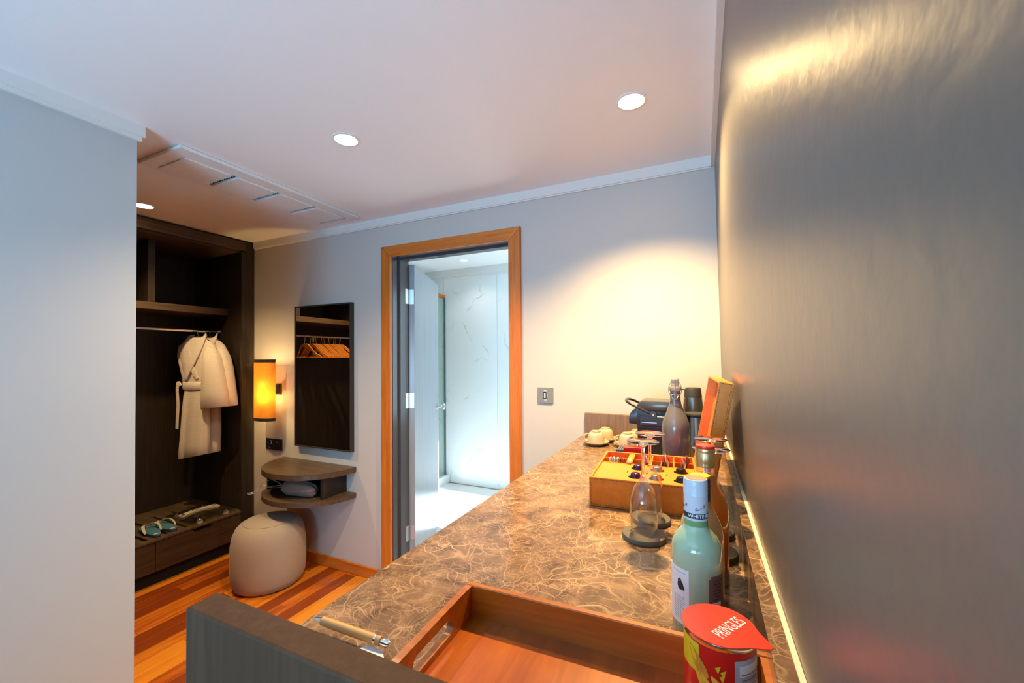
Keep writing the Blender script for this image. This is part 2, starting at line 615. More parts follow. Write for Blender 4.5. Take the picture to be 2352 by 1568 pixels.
def tube(bm, pts, r, n=8, closed=False, caps=True):
    P = [Vector(p) for p in pts]
    k = len(P)
    rings = []
    up = None
    for i in range(k):
        if closed:
            d = P[(i + 1) % k] - P[i - 1]
        else:
            d = P[min(i + 1, k - 1)] - P[max(i - 1, 0)]
        d.normalize()
        if up is None:
            up = Vector((0, 0, 1)) if abs(d.z) < 0.9 else Vector((1, 0, 0))
        s = d.cross(up)
        if s.length < 1e-5:
            s = d.cross(Vector((1, 0, 0)))
        s.normalize()
        up = s.cross(d).normalized()
        rr = r[i] if isinstance(r, (list, tuple)) else r
        rings.append([bm.verts.new(P[i] + (s * math.cos(2 * PI * j / n) + up * math.sin(2 * PI * j / n)) * rr) for j in range(n)])
    m = k if closed else k - 1
    for i in range(m):
        a, b = rings[i], rings[(i + 1) % k]
        for j in range(n):
            bm.faces.new((a[j], a[(j + 1) % n], b[(j + 1) % n], b[j]))
    if caps and not closed:
        bm.faces.new(rings[0][::-1]); bm.faces.new(rings[-1])
    return bm


def loft(bm, rings, cap=True):
    vs = [[bm.verts.new(p) for p in r] for r in rings]
    n = len(rings[0])
    for a, b in zip(vs[:-1], vs[1:]):
        for j in range(n):
            bm.faces.new((a[j], a[(j + 1) % n], b[(j + 1) % n], b[j]))
    if cap:
        bm.faces.new(vs[0][::-1]); bm.faces.new(vs[-1])
    return bm


def spline(pts, n=8):
    """Catmull-Rom through points"""
    P = [Vector(p) for p in pts]
    out = []
    for i in range(len(P) - 1):
        p0, p1, p2, p3 = P[max(i - 1, 0)], P[i], P[i + 1], P[min(i + 2, len(P) - 1)]
        for k in range(n):
            t = k / n
            out.append(0.5 * ((2 * p1) + (p2 - p0) * t + (2 * p0 - 5 * p1 + 4 * p2 - p3) * t * t + (3 * p1 - p0 - 3 * p2 + p3) * t ** 3))
    out.append(P[-1])
    return out


def disc_pts(cx, cy, rx, ry, n=24, a0=0.0, a1=2 * PI):
    return [(cx + rx * math.cos(a0 + (a1 - a0) * i / n), cy + ry * math.sin(a0 + (a1 - a0) * i / n)) for i in range(n)]


def cyl_patch(bm, R, t0, t1, z0, z1, n=16, c=(0, 0), th=0.0004):
    """thin label wrapped on a cylinder of radius R"""
    a, b = [], []
    for i in range(n + 1):
        t = t0 + (t1 - t0) * i / n
        for lst, rr in ((a, R), (b, R + th)):
            lst.append((bm.verts.new((c[0] + rr * math.cos(t), c[1] + rr * math.sin(t), z0)), bm.verts.new((c[0] + rr * math.cos(t), c[1] + rr * math.sin(t), z1))))
    for i in range(n):
        bm.faces.new((b[i][0], b[i + 1][0], b[i + 1][1], b[i][1]))
        bm.faces.new((a[i][0], a[i][1], a[i + 1][1], a[i + 1][0]))
        bm.faces.new((a[i][0], a[i + 1][0], b[i + 1][0], b[i][0]))
        bm.faces.new((a[i][1], b[i][1], b[i + 1][1], a[i + 1][1]))
    for i in (0, n):
        bm.faces.new((a[i][0], b[i][0], b[i][1], a[i][1]))
    return bm


def cyl_shape(bm, R, outline, th=0.0003):
    """flat outline (arc length, z) wrapped on a cylinder about z; arc 0 is at angle -90 deg"""
    vs = []
    for s, z in outline:
        t = -PI / 2 + s / R
        vs.append(bm.verts.new(((R + th) * math.cos(t), (R + th) * math.sin(t), z)))
    cs = sum(s for s, z in outline) / len(outline); cz = sum(z for s, z in outline) / len(outline)
    t = -PI / 2 + cs / R
    cv = bm.verts.new(((R + th) * math.cos(t), (R + th) * math.sin(t), cz))
    for i in range(len(vs)):
        bm.faces.new((vs[i], vs[(i + 1) % len(vs)], cv))
    return bm


def text_bm(body, size, depth=0.0002):
    cu = bpy.data.curves.new('tmp_text', 'FONT')
    cu.body = body
    cu.size = size
    cu.extrude = depth
    cu.align_x = 'CENTER'
    cu.align_y = 'CENTER'
    cu.resolution_u = 3
    o = bpy.data.objects.new('tmp_text', cu)
    COL.objects.link(o)
    dg = bpy.context.evaluated_depsgraph_get()
    me = bpy.data.meshes.new_from_object(o.evaluated_get(dg))
    bm = B()
    bm.from_mesh(me)
    bpy.data.meshes.remove(me)
    bpy.data.objects.remove(o)
    bpy.data.curves.remove(cu)
    return bm


def wrap_text(bm, R, ang, z, th=0.0004):
    for v in bm.verts:
        t = ang + v.co.x / R
        rr = R + th + v.co.z
        v.co = Vector((rr * math.cos(t), rr * math.sin(t), z + v.co.y))
    return bm


# ================================================================== THE SETTING
FARY = 2.06
CEIL = 2.343
CT = 1.036            # counter top height


def wallx(y, z):
    """the right wall leans and turns by a few millimetres"""
    b = 0.017 + (0.0268 - 0.017) * min(1.0, max(0.0, (2.06 - y) / 1.56))
    return 0.0595 + b * (2.29 - z)


# floor with individual planks
bm = B(); box(bm, -3.95, 0.25, -3.4, FARY, -0.06, -0.018)
floor = struct(obj('floor', bm, M_subfloor), 'orange hardwood plank floor')
PW, PL = 0.086, 1.15
bm = B(); box(bm, -PW / 2 + 0.0006, PW / 2 - 0.0006, -PL / 2 + 0.0006, PL / 2 - 0.0006, -0.018, 0.0, 0.0007, 1)
plank0 = obj('plank', bm, M_plank, floor)
first = True
nrow = int(3.8 / PW) + 1
for i in range(nrow):
    x = -3.90 + PW * (i + 0.5)
    off = (i * 0.43 + (i % 3) * 0.21) % 1.0
    k = 0
    y = FARY - 0.0 - off * PL + PL / 2
    while y - PL / 2 > -1.2:
        y1 = min(y + PL / 2, FARY); y0 = y - PL / 2
        if x < -0.05 and y1 - y0 > 0.02:
            p = plank0 if first else plank0.copy()
            if not first:
                COL.objects.link(p)
                p.parent = floor
            first = False
            p.location = (x, (y0 + y1) / 2, 0)
            p.scale = (1, (y1 - y0) / PL, 1)
        y -= PL

# ceiling
bm = B(); box(bm, -3.95, 0.25, -3.4, FARY + 0.0, CEIL, CEIL + 0.06)
struct(obj('ceiling', bm, M_ceil))
# far wall with door opening
bm = B()
box(bm, -3.95, -1.835, FARY, FARY + 0.15, -0.06, 2.45)
box(bm, -0.93, 0.25, FARY, FARY + 0.15, -0.06, 2.45)
box(bm, -1.835, -0.93, FARY, FARY + 0.15, 2.115, 2.45)
struct(obj('wall_far', bm, M_wall))
# right wall
bm = B()
ys = [FARY, 0.5, -3.4]
inner = [[bm.verts.new((wallx(y, z), y, z)) for z in (-0.06, 1.1, CEIL)] for y in ys]
outer = [[bm.verts.new((0.25, y, z)) for z in (-0.06, 1.1, CEIL)] for y in ys]
for i in range(2):
    for j in range(2):
        bm.faces.new((inner[i][j], inner[i][j + 1], inner[i + 1][j + 1], inner[i + 1][j]))
        bm.faces.new((outer[i][j], outer[i + 1][j], outer[i + 1][j + 1], outer[i][j + 1]))
    bm.faces.new((inner[i][0], inner[i + 1][0], outer[i + 1][0], outer[i][0]))
    bm.faces.new((inner[i][2], outer[i][2], outer[i + 1][2], inner[i + 1][2]))
for i in (0, 2):
    for j in range(2):
        bm.faces.new((inner[i][j], outer[i][j], outer[i][j + 1], inner[i][j + 1]))
struct(obj('wall_right', bm, M_right))
# partition between the room and the wardrobe passage
bm = B(); box(bm, -2.09, -1.97, -3.4, 0.82, -0.018, CEIL)
struct(obj('wall_left', bm, M_part))
# wall behind the wardrobe and closing wall of the passage
bm = B(); box(bm, -3.95, -3.82, 0.0, FARY, -0.018, CEIL)
struct(obj('wall_wardrobe', bm, M_wall))
bm = B(); box(bm, -3.82, -2.09, -0.1, 0.0, -0.018, CEIL)
struct(obj('wall_passage', bm, M_wall))
# rear wall with the window behind the camera
bm = B()
box(bm, -1.97, -1.22, -2.5, -2.35, -0.018, CEIL)
box(bm, -0.05, 0.2, -2.5, -2.35, -0.018, CEIL)
box(bm, -1.22, -0.05, -2.5, -2.35, -0.018, 0.35)
box(bm, -1.22, -0.05, -2.5, -2.35, 2.28, CEIL)
struct(obj('wall_rear', bm, M_wall))
w1 = bpy.data.objects.new('window_1', None); finish(w1, None, Matrix.Translation((-0.64, -2.4, 0.35))); struct(w1)
bm = B()
for a in (-1.22, -0.66, -0.11):
    box(bm, a, a + 0.06, -2.44, -2.38, 0.35, 2.28)
box(bm, -1.22, -0.05, -2.44, -2.38, 0.35, 0.41); box(bm, -1.22, -0.05, -2.44, -2.38, 2.22, 2.28)
obj('window_frame', bm, M_trim, w1)

# crown mouldings
bm = B(); box(bm, -3.165, 0.045, FARY - 0.016, FARY, 2.295, CEIL); box(bm, -3.165, 0.045, FARY - 0.010, FARY, 2.289, 2.295)
struct(obj('trim_1', bm, M_trim), 'white crown moulding along the far wall')
bm = B(); box(bm, 0.043, 0.0598, -3.2, FARY, 2.295, CEIL)
struct(obj('trim_2', bm, M_trim), 'white crown moulding along the grey wall')
bm = B()
box(bm, -1.97, -1.951, -3.2, 0.838, 2.300, CEIL); box(bm, -1.97, -1.958, -3.2, 0.831, 2.284, 2.300)
box(bm, -2.10, -1.97, 0.82, 0.838, 2.300, CEIL); box(bm, -2.10, -1.97, 0.82, 0.831, 2.284, 2.300)
struct(obj('trim_3', bm, M_trim), 'white crown moulding capping the partition')
# baseboard of the far wall
bm = B(); box(bm, -3.165, -1.878, FARY - 0.014, FARY, 0.0, 0.073, 0.003, 1)
struct(obj('baseboard_far', bm, M_casing_h))

# door to the bathroom
dr = bpy.data.objects.new('door_1', None); finish(dr, None, Matrix.Translation((-1.38, FARY, 0))); struct(dr, 'open dark door in an orange timber casing')
bm = B(); prism_xz(bm, [(-1.876, 0), (-1.800, 0), (-1.800, 2.085), (-1.876, 2.152)], FARY - 0.022, FARY, 0.003)
obj('casing', bm, M_casing, dr)
bm = B(); prism_xz(bm, [(-0.966, 0), (-0.896, 0), (-0.896, 2.152), (-0.966, 2.085)], FARY - 0.022, FARY, 0.003)
obj('casing', bm, M_casing, dr)
bm = B(); prism_xz(bm, [(-1.876, 2.1525), (-1.800, 2.0855), (-0.966, 2.0855), (-0.896, 2.1525)], FARY - 0.022, FARY, 0.003)
obj('casing', bm, M_casing_h, dr)
for nm, x0, x1 in (('l', -1.835, -1.795), ('r', -0.97, -0.93)):
    bm = B(); box(bm, x0, x1, FARY, 2.215, 0, 2.115)
    if nm == 'l':
        box(bm, -1.795, -1.780, 2.115, 2.165, 0, 2.085)
    else:
        box(bm, -0.985, -0.97, 2.115, 2.165, 0, 2.085)
    obj('jamb', bm, M_jamb, dr)
bm = B(); box(bm, -1.795, -0.97, FARY, 2.215, 2.085, 2.115); box(bm, -1.78, -0.985, 2.115, 2.165, 2.072, 2.085)
obj('jamb', bm, M_jamb, dr)
# leaf, opened past the square into the bathroom
u = Vector((-0.405, 0.914, 0)).normalized(); n_ = Vector((u.y, -u.x, 0))
hp = Vector((-1.762, 2.236, 0))
LM = Matrix.Translation(hp) @ Matrix(((u.x, n_.x, 0, 0), (u.y, n_.y, 0, 0), (0, 0, 1, 0), (0, 0, 0, 1)))
bm = B(); box(bm, 0.0, 0.812, -0.044, 0.0, 0.008, 2.068, 0.0015, 1); bm.transform(LM)
leaf = obj('leaf', bm, M_leaf, dr)
for hz in (1.80, 1.10, 0.22):
    bm = B()
    box(bm, -0.002, 0.0, -0.036, -0.004, hz, hz + 0.10)
    t = B(); lathe(t, [(0, 0), (0.006, 0), (0.006, 0.10), (0, 0.10)], 10, (-0.006, -0.044, hz)); join(bm, t)
    bm.transform(LM)
    box(bm, -1.7955, -1.793, 2.170, 2.205, hz, hz + 0.10)
    obj('hinge', bm, M_steel, leaf)
bm = B(); lathe(bm, [(0, 0), (0.026, 0), (0.026, 0.006), (0.010, 0.010), (0.009, 0.035), (0.022, 0.045), (0.028, 0.058), (0.022, 0.068), (0, 0.071)], 24)
bm.transform(LM @ Matrix.Translation((0.752, 0, 1.02)) @ Matrix.Rotation(-PI / 2, 4, 'X'))
obj('door_knob', bm, M_chrome, leaf, smooth=40)
bm = B(); lathe(bm, [(0, 0), (0.012, 0), (0.012, 0.004), (0.004, 0.006), (0.004, 0.018), (0, 0.019)], 16)
bm.transform(LM @ Matrix.Translation((0.752, 0, 1.115)) @ Matrix.Rotation(-PI / 2, 4, 'X'))
obj('privacy_turn', bm, M_chrome, leaf, smooth=40)

# bathroom beyond the door
M_btile = plain('pale_floor_tile', (0.80, 0.79, 0.75), rough=0.3, var=0.03, scale=12)
bm = B(); box(bm, -3.7, -0.3, 2.215, 4.2, -0.09, -0.03)
fb = struct(obj('floor_bathroom', bm, M_btile))
bm = B(); box(bm, -0.298, 0.298, -0.298, 0.298, -0.012, 0, 0.0015, 1)
bt = None
for i in range(6):
    for j in range(3):
        if bt is None:
            o = bt = obj('floor_tile', bm, M_btile, fb)
        else:
            o = bt.copy(); COL.objects.link(o); o.parent = fb
        o.location = (-3.4 + 0.6 * i, 2.53 + 0.6 * j, -0.018)
bm = B(); box(bm, -3.7, -0.3, FARY + 0.15, 4.2, 2.45, 2.5)
struct(obj('ceiling_bathroom', bm, M_ceil))
bm = B(); box(bm, -3.7, -0.3, 4.06, 4.2, -0.06, 2.45)
wb = struct(obj('wall_bathroom_far', bm, M_white))
for x0, x1 in ((-3.5, -2.762), (-2.759, -2.060), (-2.057, -1.358), (-1.355, -0.6)):
    bm = B(); box(bm, x0, x1, 4.045, 4.06, -0.018, 2.36, 0.0015, 1)
    obj('marble_slab', bm, M_wmarble, wb)
bm = B(); box(bm, -3.7, -3.5, 2.21, 4.06, -0.06, 2.45)
struct(obj('wall_bathroom_left', bm, M_wmarble))
bm = B()
box(bm, -0.4, -0.3, 2.21, 2.95, -0.06, 2.45); box(bm, -0.4, -0.3, 3.80, 4.06, -0.06, 2.45)
box(bm, -0.4, -0.3, 2.95, 3.80, -0.06, 0.75); box(bm, -0.4, -0.3, 2.95, 3.80, 2.20, 2.45)
struct(obj('wall_bathroom_right', bm, M_white))
bm = B(); box(bm, -3.5, -0.4, 4.0, 4.045, 2.375, 2.45); box(bm, -3.5, -0.4, 4.02, 4.045, 2.35, 2.375)
struct(obj('trim_4', bm, M_trim), 'white crown moulding of the bathroom')
ss = thing('shower_screen', 'green-edged glass shower screen behind the open door', 'shower screen', (-2.74, 3.7, 0))
bm = B(); box(bm, -2.80, -2.70, 3.3, 4.045, -0.018, 0.07, 0.003, 1); obj('curb', bm, M_wmarble, ss)
bm = B(); box(bm, -2.755, -2.745, 3.32, 4.04, 0.07, 2.13); obj('glass_pane', bm, M_shower, ss)
bm = B(); box(bm, -2.745, -2.735, 4.028, 4.042, 0.07, 2.13); obj('edge_seal', bm, plain('dark_seal', (0.05, 0.12, 0.12), rough=0.3), ss)
bm = B(); box(bm, -2.765, -2.735, 3.32, 4.042, 2.13, 2.165); obj('top_rail', bm, M_casing_h, ss)


# ------------------------------------------------------------------ downlights
def downlight(loc, label, mat, power, color, angle, blend, r=0.045, group='recessed ceiling downlights'):
    t = thing('downlight', label, 'downlight', loc, 0, group)
    bm = B(); lathe(bm, [(r, 0.0), (r + 0.009, 0.0), (r + 0.009, -0.003), (r, -0.004), (r - 0.004, 0.001)], 36)
    obj('trim_ring', bm, M_white, t, local=True, smooth=40)
    bm = B(); lathe(bm, [(0, -0.0015), (r - 0.003, -0.0015), (r - 0.003, -0.0005), (0, -0.0005)], 36)
    obj('lens', bm, mat, t, local=True)
    l = bpy.data.lights.new('downlight_beam', 'SPOT')
    l.energy = power; l.color = color; l.spot_size = math.radians(angle); l.spot_blend = blend; l.shadow_soft_size = 0.022
    o = bpy.data.objects.new('downlight_beam', l); COL.objects.link(o); o.parent = t; o.location = (0, 0, -0.008)
    return t


WARM = (1.0, 0.66, 0.30)
downlight((-1.3235, 1.2395, CEIL), 'lit downlight in the ceiling in front of the bathroom door', M_lens, 60, (1.0, 0.72, 0.42), 132, 0.85)
downlight((-0.218, 1.485, CEIL), 'lit downlight in the ceiling above the marble counter', M_lens, 128, (1.0, 0.65, 0.25), 124, 0.75)
downlight((-2.9686, 1.268, CEIL), 'lit downlight beside the wardrobe, half hidden by the partition', M_lens, 48, WARM, 120, 0.7)
downlight((-2.26, 3.68, 2.45), 'lit downlight in the bathroom ceiling', M_lensw, 4, (1.0, 0.97, 0.9), 130, 0.6)

# ------------------------------------------------------------------ ceiling air vent
v = thing('ceiling_vent', 'long white ceiling air vent with four panels and toothed slots', 'air vent', (-2.14, 1.45, CEIL))
z0, z1 = CEIL - 0.016, CEIL - 0.002
bm = B()
box(bm, -2.05, -1.973, 0.965, 1.944, z0, z1); box(bm, -2.312, -2.27, 0.965, 1.944, z0, z1)
box(bm, -2.27, -2.05, 0.965, 1.022, z0, z1); box(bm, -2.27, -2.05, 1.925, 1.944, z0, z1)
obj('vent_frame', bm, M_white, v)
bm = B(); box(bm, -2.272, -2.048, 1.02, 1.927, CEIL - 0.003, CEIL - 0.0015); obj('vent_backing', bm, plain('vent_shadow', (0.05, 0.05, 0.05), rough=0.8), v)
for i in range(4):
    ya = 1.024 + 0.2265 * i
    bm = B(); box(bm, -2.268, -2.052, ya, ya + 0.192, z0 - 0.004, z1 - 0.004, 0.002, 1); obj('vent_panel', bm, M_white, v)
    bm = B()
    for k in range(12):
        xx = -2.262 + 0.0185 * k
        prism(bm, [(xx - 0.007, ya + 0.191), (xx + 0.007, ya + 0.191), (xx, ya + 0.207)], z0 - 0.004, z1 - 0.008)
    obj('slot_teeth', bm, M_white, v)

# ================================================================== WARDROBE
wr = thing('wardrobe', 'dark open wardrobe with hanging rail, top shelf and drawers', 'wardrobe', (-3.5, 1.05, 0))
XB, XF = -3.815, -3.17
Y0, Y1 = 0.02, 2.056
bm = B(); box(bm, XB, XB + 0.012, Y0, Y1, 0.0, CEIL - 0.012); obj('back_panel', bm, M_wenge, wr)
bm = B(); box(bm, XB + 0.012, XF, 1.975, 1.994, 0.0, 2.25); obj('side_panel', bm, M_wenge, wr)
bm = B(); box(bm, XB + 0.012, XF, Y0 + 0.06, Y0 + 0.08, 0.0, 2.25); obj('side_panel', bm, M_wenge, wr)
bm = B(); box(bm, XF - 0.03, XF, 1.994, Y1, 0.0, CEIL - 0.012, 0.002, 1); obj('post', bm, M_wenge, wr)
bm = B(); box(bm, XF - 0.03, XF, Y0, Y0 + 0.06, 0.0, CEIL - 0.012, 0.002, 1); obj('post', bm, M_wenge, wr)
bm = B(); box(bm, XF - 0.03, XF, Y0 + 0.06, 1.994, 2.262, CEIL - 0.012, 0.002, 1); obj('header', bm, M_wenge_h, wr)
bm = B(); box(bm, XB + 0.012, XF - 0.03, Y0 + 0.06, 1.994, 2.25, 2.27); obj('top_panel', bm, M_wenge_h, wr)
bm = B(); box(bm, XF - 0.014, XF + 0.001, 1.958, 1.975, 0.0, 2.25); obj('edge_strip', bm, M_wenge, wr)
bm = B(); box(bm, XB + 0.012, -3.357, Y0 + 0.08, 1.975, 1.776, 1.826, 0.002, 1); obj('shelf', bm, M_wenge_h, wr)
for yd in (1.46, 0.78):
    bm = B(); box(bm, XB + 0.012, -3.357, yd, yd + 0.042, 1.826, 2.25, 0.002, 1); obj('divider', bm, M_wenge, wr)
bm = B(); tube(bm, [(-3.47, Y0 + 0.09, 1.652), (-3.47, 1.965, 1.652)], 0.0105, 12); obj('hanging_rail', bm, M_chrome, wr, smooth=40)
for yy in (1.955, Y0 + 0.08):
    bm = B(); lathe(bm, [(0, 0), (0.020, 0), (0.020, 0.006), (0.014, 0.020), (0, 0.020)], 20)
    bm.transform(Matrix.Translation((-3.47, yy + (0.02 if yy > 1 else 0), 1.652)) @ Matrix.Rotation(PI / 2 if yy > 1 else -PI / 2, 4, 'X'))
    obj('rail_socket', bm, M_steel, wr, smooth=40)
# bench with slatted top, two drawers in view
BZ = 0.292
edges = [1.843, 1.733, 1.622, 1.5075, 1.394, 1.280, 1.166, 1.052, 0.938, 0.824, 0.71]
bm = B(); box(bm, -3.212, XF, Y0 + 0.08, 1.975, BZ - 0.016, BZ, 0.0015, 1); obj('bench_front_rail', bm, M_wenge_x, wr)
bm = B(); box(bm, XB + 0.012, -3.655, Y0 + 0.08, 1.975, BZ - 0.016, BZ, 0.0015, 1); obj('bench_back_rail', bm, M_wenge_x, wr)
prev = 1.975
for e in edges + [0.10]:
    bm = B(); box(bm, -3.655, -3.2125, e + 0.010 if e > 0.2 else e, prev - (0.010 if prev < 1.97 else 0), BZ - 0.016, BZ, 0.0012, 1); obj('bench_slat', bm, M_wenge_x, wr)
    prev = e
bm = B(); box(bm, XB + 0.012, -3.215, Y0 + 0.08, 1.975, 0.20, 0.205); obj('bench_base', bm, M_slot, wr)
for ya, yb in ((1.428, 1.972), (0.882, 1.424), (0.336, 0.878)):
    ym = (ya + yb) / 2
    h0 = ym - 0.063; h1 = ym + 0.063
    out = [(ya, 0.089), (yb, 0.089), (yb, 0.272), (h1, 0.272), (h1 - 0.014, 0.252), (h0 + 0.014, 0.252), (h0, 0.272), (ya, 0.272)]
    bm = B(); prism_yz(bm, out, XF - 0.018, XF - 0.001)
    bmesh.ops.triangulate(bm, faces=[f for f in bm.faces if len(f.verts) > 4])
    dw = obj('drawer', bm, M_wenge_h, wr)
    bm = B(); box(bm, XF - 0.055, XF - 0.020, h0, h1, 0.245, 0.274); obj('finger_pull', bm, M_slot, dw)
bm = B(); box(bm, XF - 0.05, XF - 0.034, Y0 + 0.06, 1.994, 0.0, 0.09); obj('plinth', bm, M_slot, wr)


# ------------------------------------------------------------------ hangers and robes
def hanger_parts(t, hang_z=0.0):
    """local: rail passes through the origin along y, hanger body in the x-z plane below"""
    n = 14
    top = []; bot = []
    for i in range(n + 1):
        a = i / n
        x = a * 0.215
        z = -0.074 - 0.118 * a + 0.014 * math.sin(a * 2 * PI) + 0.012 * math.sin(a * PI)
        th = 0.030 - 0.010 * a
        top.append((x, z)); bot.append((x, z - th))
    out = [(-x, z) for x, z in top[::-1]] + top[1:] + bot[::-1] + [(-x, z) for x, z in bot[1:]]
    bm = B(); t_ = B(); prism_xz(t_, out, -0.006, 0.006, 0.0)
    bmesh.ops.triangulate(t_, faces=[f for f in t_.faces if len(f.verts) > 4]); join(bm, t_)
    for vtx in bm.verts:      # the bow curves forward towards its ends
        vtx.co.y -= 0.9 * vtx.co.x ** 2
    obj('shoulder_bow', bm, M_hanger, t, local=True)
    bm = B(); tube(bm, [(-0.192, 0, -0.206), (0.192, 0, -0.206)], 0.0055, 8); obj('trouser_bar', bm, M_hanger, t, local=True, smooth=40)
    pts = [(0, 0, -0.08), (0, 0, -0.045)] + [(0.0165 * math.cos(a) - 0.002, 0, -0.002 + 0.0165 * math.sin(a)) for a in [math.radians(d) for d in range(-50, 190, 16)]]
    bm = B(); tube(bm, [pts[0], (0.002, 0, -0.055), (0.010, 0, -0.028)] + pts[2:], 0.0019, 6); obj('hook', bm, M_chrome, t, local=True, smooth=40)


RAIL = Vector((-3.47, 0, 1.652))
ORD = ['first', 'second', 'third', 'fourth', 'fifth', 'sixth', 'seventh', 'eighth', 'ninth', 'tenth', 'eleventh', 'twelfth', 'thirteenth', 'last']
hys = [1.325, 1.262, 1.244, 1.226, 1.208, 1.190, 1.140, 1.118, 1.100, 1.050, 1.032, 0.985, 0.965, 0.905]
h0 = None
tilt = [0.16, 0.05, 0.03, 0.0, 0.02, -0.02, 0.08, 0.03, 0.0, 0.05, -0.02, 0.04, -0.02, -0.06]
for i, hy in enumerate(hys):
    mtx = Matrix.Translation((RAIL.x, hy, RAIL.z)) @ Matrix.Rotation(tilt[i], 4, 'Z')
    lab = f'varnished wooden hanger on the rail, {ORD[i]} from the left of those seen in the mirror'
    if i == 0:
        h0 = thing('wooden_hanger', lab, 'hanger', (RAIL.x, hy, RAIL.z), tilt[i], 'wooden hangers on the wardrobe rail')
        hanger_parts(h0)
    else:
        copy_tree(h0, mtx, label=lab)


RTH = 0.72


def robe(label, center, rz):
    t = thing('bathrobe', label, 'bathrobe', center, rz)
    # local: x along the shoulders (towards the room = +x), y depth, z world height minus 1.652
    def ring(x0, x1, th, z, seed, dy=0.0, n=40, fold=0.012):
        out = []
        xc, hw = (x0 + x1) / 2, (x1 - x0) / 2
        for i in range(n):
            a = 2 * PI * i / n
            ca, sa = math.cos(a), math.sin(a)
            x = xc + hw * (abs(ca) ** 0.8) * (1 if ca >= 0 else -1)
            f = fold * (math.sin(a * 5 + seed) * 0.6 + math.sin(a * 9 + seed * 2.3) * 0.4)
            y = dy + (th + f) * RTH * (abs(sa) ** 0.8) * (1 if sa >= 0 else -1)
            out.append((x, y, z))
        return out
    Z = lambda z: z - 1.652
    R = [ring(-0.03, 0.065, 0.016, Z(1.600), 0, 0, fold=0),
         ring(-0.075, 0.10, 0.030, Z(1.585), 0, 0, fold=0.001),
         ring(-0.150, 0.165, 0.040, Z(1.535), 0.2, 0, fold=0.002),
         ring(-0.143, 0.172, 0.048, Z(1.49), 0.3, 0, fold=0.003),
         ring(-0.115, 0.160, 0.054, Z(1.40), 0.5, 0, fold=0.005),
         ring(-0.094, 0.135, 0.054, Z(1.32), 0.7, 0, fold=0.006),
         ring(-0.092, 0.112, 0.046, Z(1.26), 0.9, 0, fold=0.005),
         ring(-0.090, 0.100, 0.040, Z(1.215), 1.0, 0, fold=0.005),
         ring(-0.098, 0.104, 0.048, Z(1.16), 1.1, 0, fold=0.008),
         ring(-0.109, 0.113, 0.055, Z(1.06), 1.2, 0, fold=0.012),
         ring(-0.118, 0.116, 0.058, Z(0.92), 1.4, 0, fold=0.015),
         ring(-0.130, 0.113, 0.060, Z(0.78), 1.6, 0, fold=0.017),
         ring(-0.140, 0.112, 0.060, Z(0.685), 1.7, 0, fold=0.018),
         ring(-0.138, 0.110, 0.055, Z(0.682), 1.7, 0, fold=0.016)]
    # the hem runs up towards the room side
    for r in R[-4:]:
        for k, (x, y, z) in enumerate(r):
            r[k] = (x, y, z + 0.20 * max(0, (x + 0.14)) * (1.0 if r in R[-2:] else 0.5))
    bm = B(); loft(bm, R)
    obj('gown', bm, M_robe, t, local=True, smooth=60)
    # sleeves: the near one fans out to the room side, the far one hangs flat behind
    def sleeve(p):
        rings = []
        n = 22
        for (cx, cz, w, th, tiltz, dy) in p:
            ring_ = []
            for i in range(n):
                a = 2 * PI * i / n
                lx = w * (abs(math.cos(a)) ** 0.75) * (1 if math.cos(a) >= 0 else -1)
                ly = th * (abs(math.sin(a)) ** 0.75) * (1 if math.sin(a) >= 0 else -1) + 0.004 * math.sin(4 * a + cz * 9)
                ring_.append((cx + lx, dy + ly, Z(cz) + lx * tiltz))
            rings.append(ring_)
        b = B(); loft(b, rings); return b
    sl = obj('sleeve', sleeve([(0.145, 1.525, 0.030, 0.028, -0.5, -0.004), (0.155, 1.47, 0.062, 0.042, -0.35, -0.012), (0.172, 1.38, 0.078, 0.048, -0.2, -0.022),
                               (0.185, 1.28, 0.090, 0.050, -0.05, -0.030), (0.197, 1.18, 0.102, 0.050, 0.05, -0.034), (0.207, 1.085, 0.112, 0.048, 0.12, -0.036), (0.208, 1.078, 0.108, 0.040, 0.12, -0.036)]), M_robe, t, local=True, smooth=60)
    obj('sleeve', sleeve([(-0.125, 1.525, 0.026, 0.020, 0.5, 0.004), (-0.128, 1.46, 0.036, 0.024, 0.3, 0.012), (-0.112, 1.36, 0.040, 0.022, 0.2, 0.020),
                          (-0.085, 1.22, 0.044, 0.018, 0.1, 0.026), (-0.070, 1.08, 0.048, 0.016, 0, 0.028), (-0.070, 1.074, 0.044, 0.012, 0, 0.028)]), M_robe, t, local=True, smooth=60)
    # shawl collar: two bands from behind the neck crossing above the belt
    def band(pts, w, th):
        P = spline(pts, 6)
        b = B()
        rows = []
        for i, q in enumerate(P):
            d = (P[min(i + 1, len(P) - 1)] - P[max(i - 1, 0)]).normalized()
            s = Vector((d.z, 0, -d.x)).normalized()
            ww = w * (0.6 + 0.4 * math.sin(PI * min(1, i / len(P) * 1.1)))
            rows.append([b.verts.new(q + s * ww + Vector((0, th, 0))), b.verts.new(q + s * ww - Vector((0, th, 0))), b.verts.new(q - s * ww - Vector((0, th, 0))), b.verts.new(q - s * ww + Vector((0, th, 0)))])
        for a, c in zip(rows[:-1], rows[1:]):
            for j in range(4):
                b.faces.new((a[j], a[(j + 1) % 4], c[(j + 1) % 4], c[j]))
        b.faces.new(rows[0]); b.faces.new(rows[-1][::-1])
        return b
    obj('collar', band([(-0.030, 0.014, Z(1.612)), (-0.050, -0.014, Z(1.592)), (-0.042, -0.033, Z(1.53)), (-0.012, -0.042, Z(1.43)), (0.03, -0.045, Z(1.34)), (0.052, -0.040, Z(1.29))], 0.018, 0.004), M_robe, t, local=True, smooth=50)
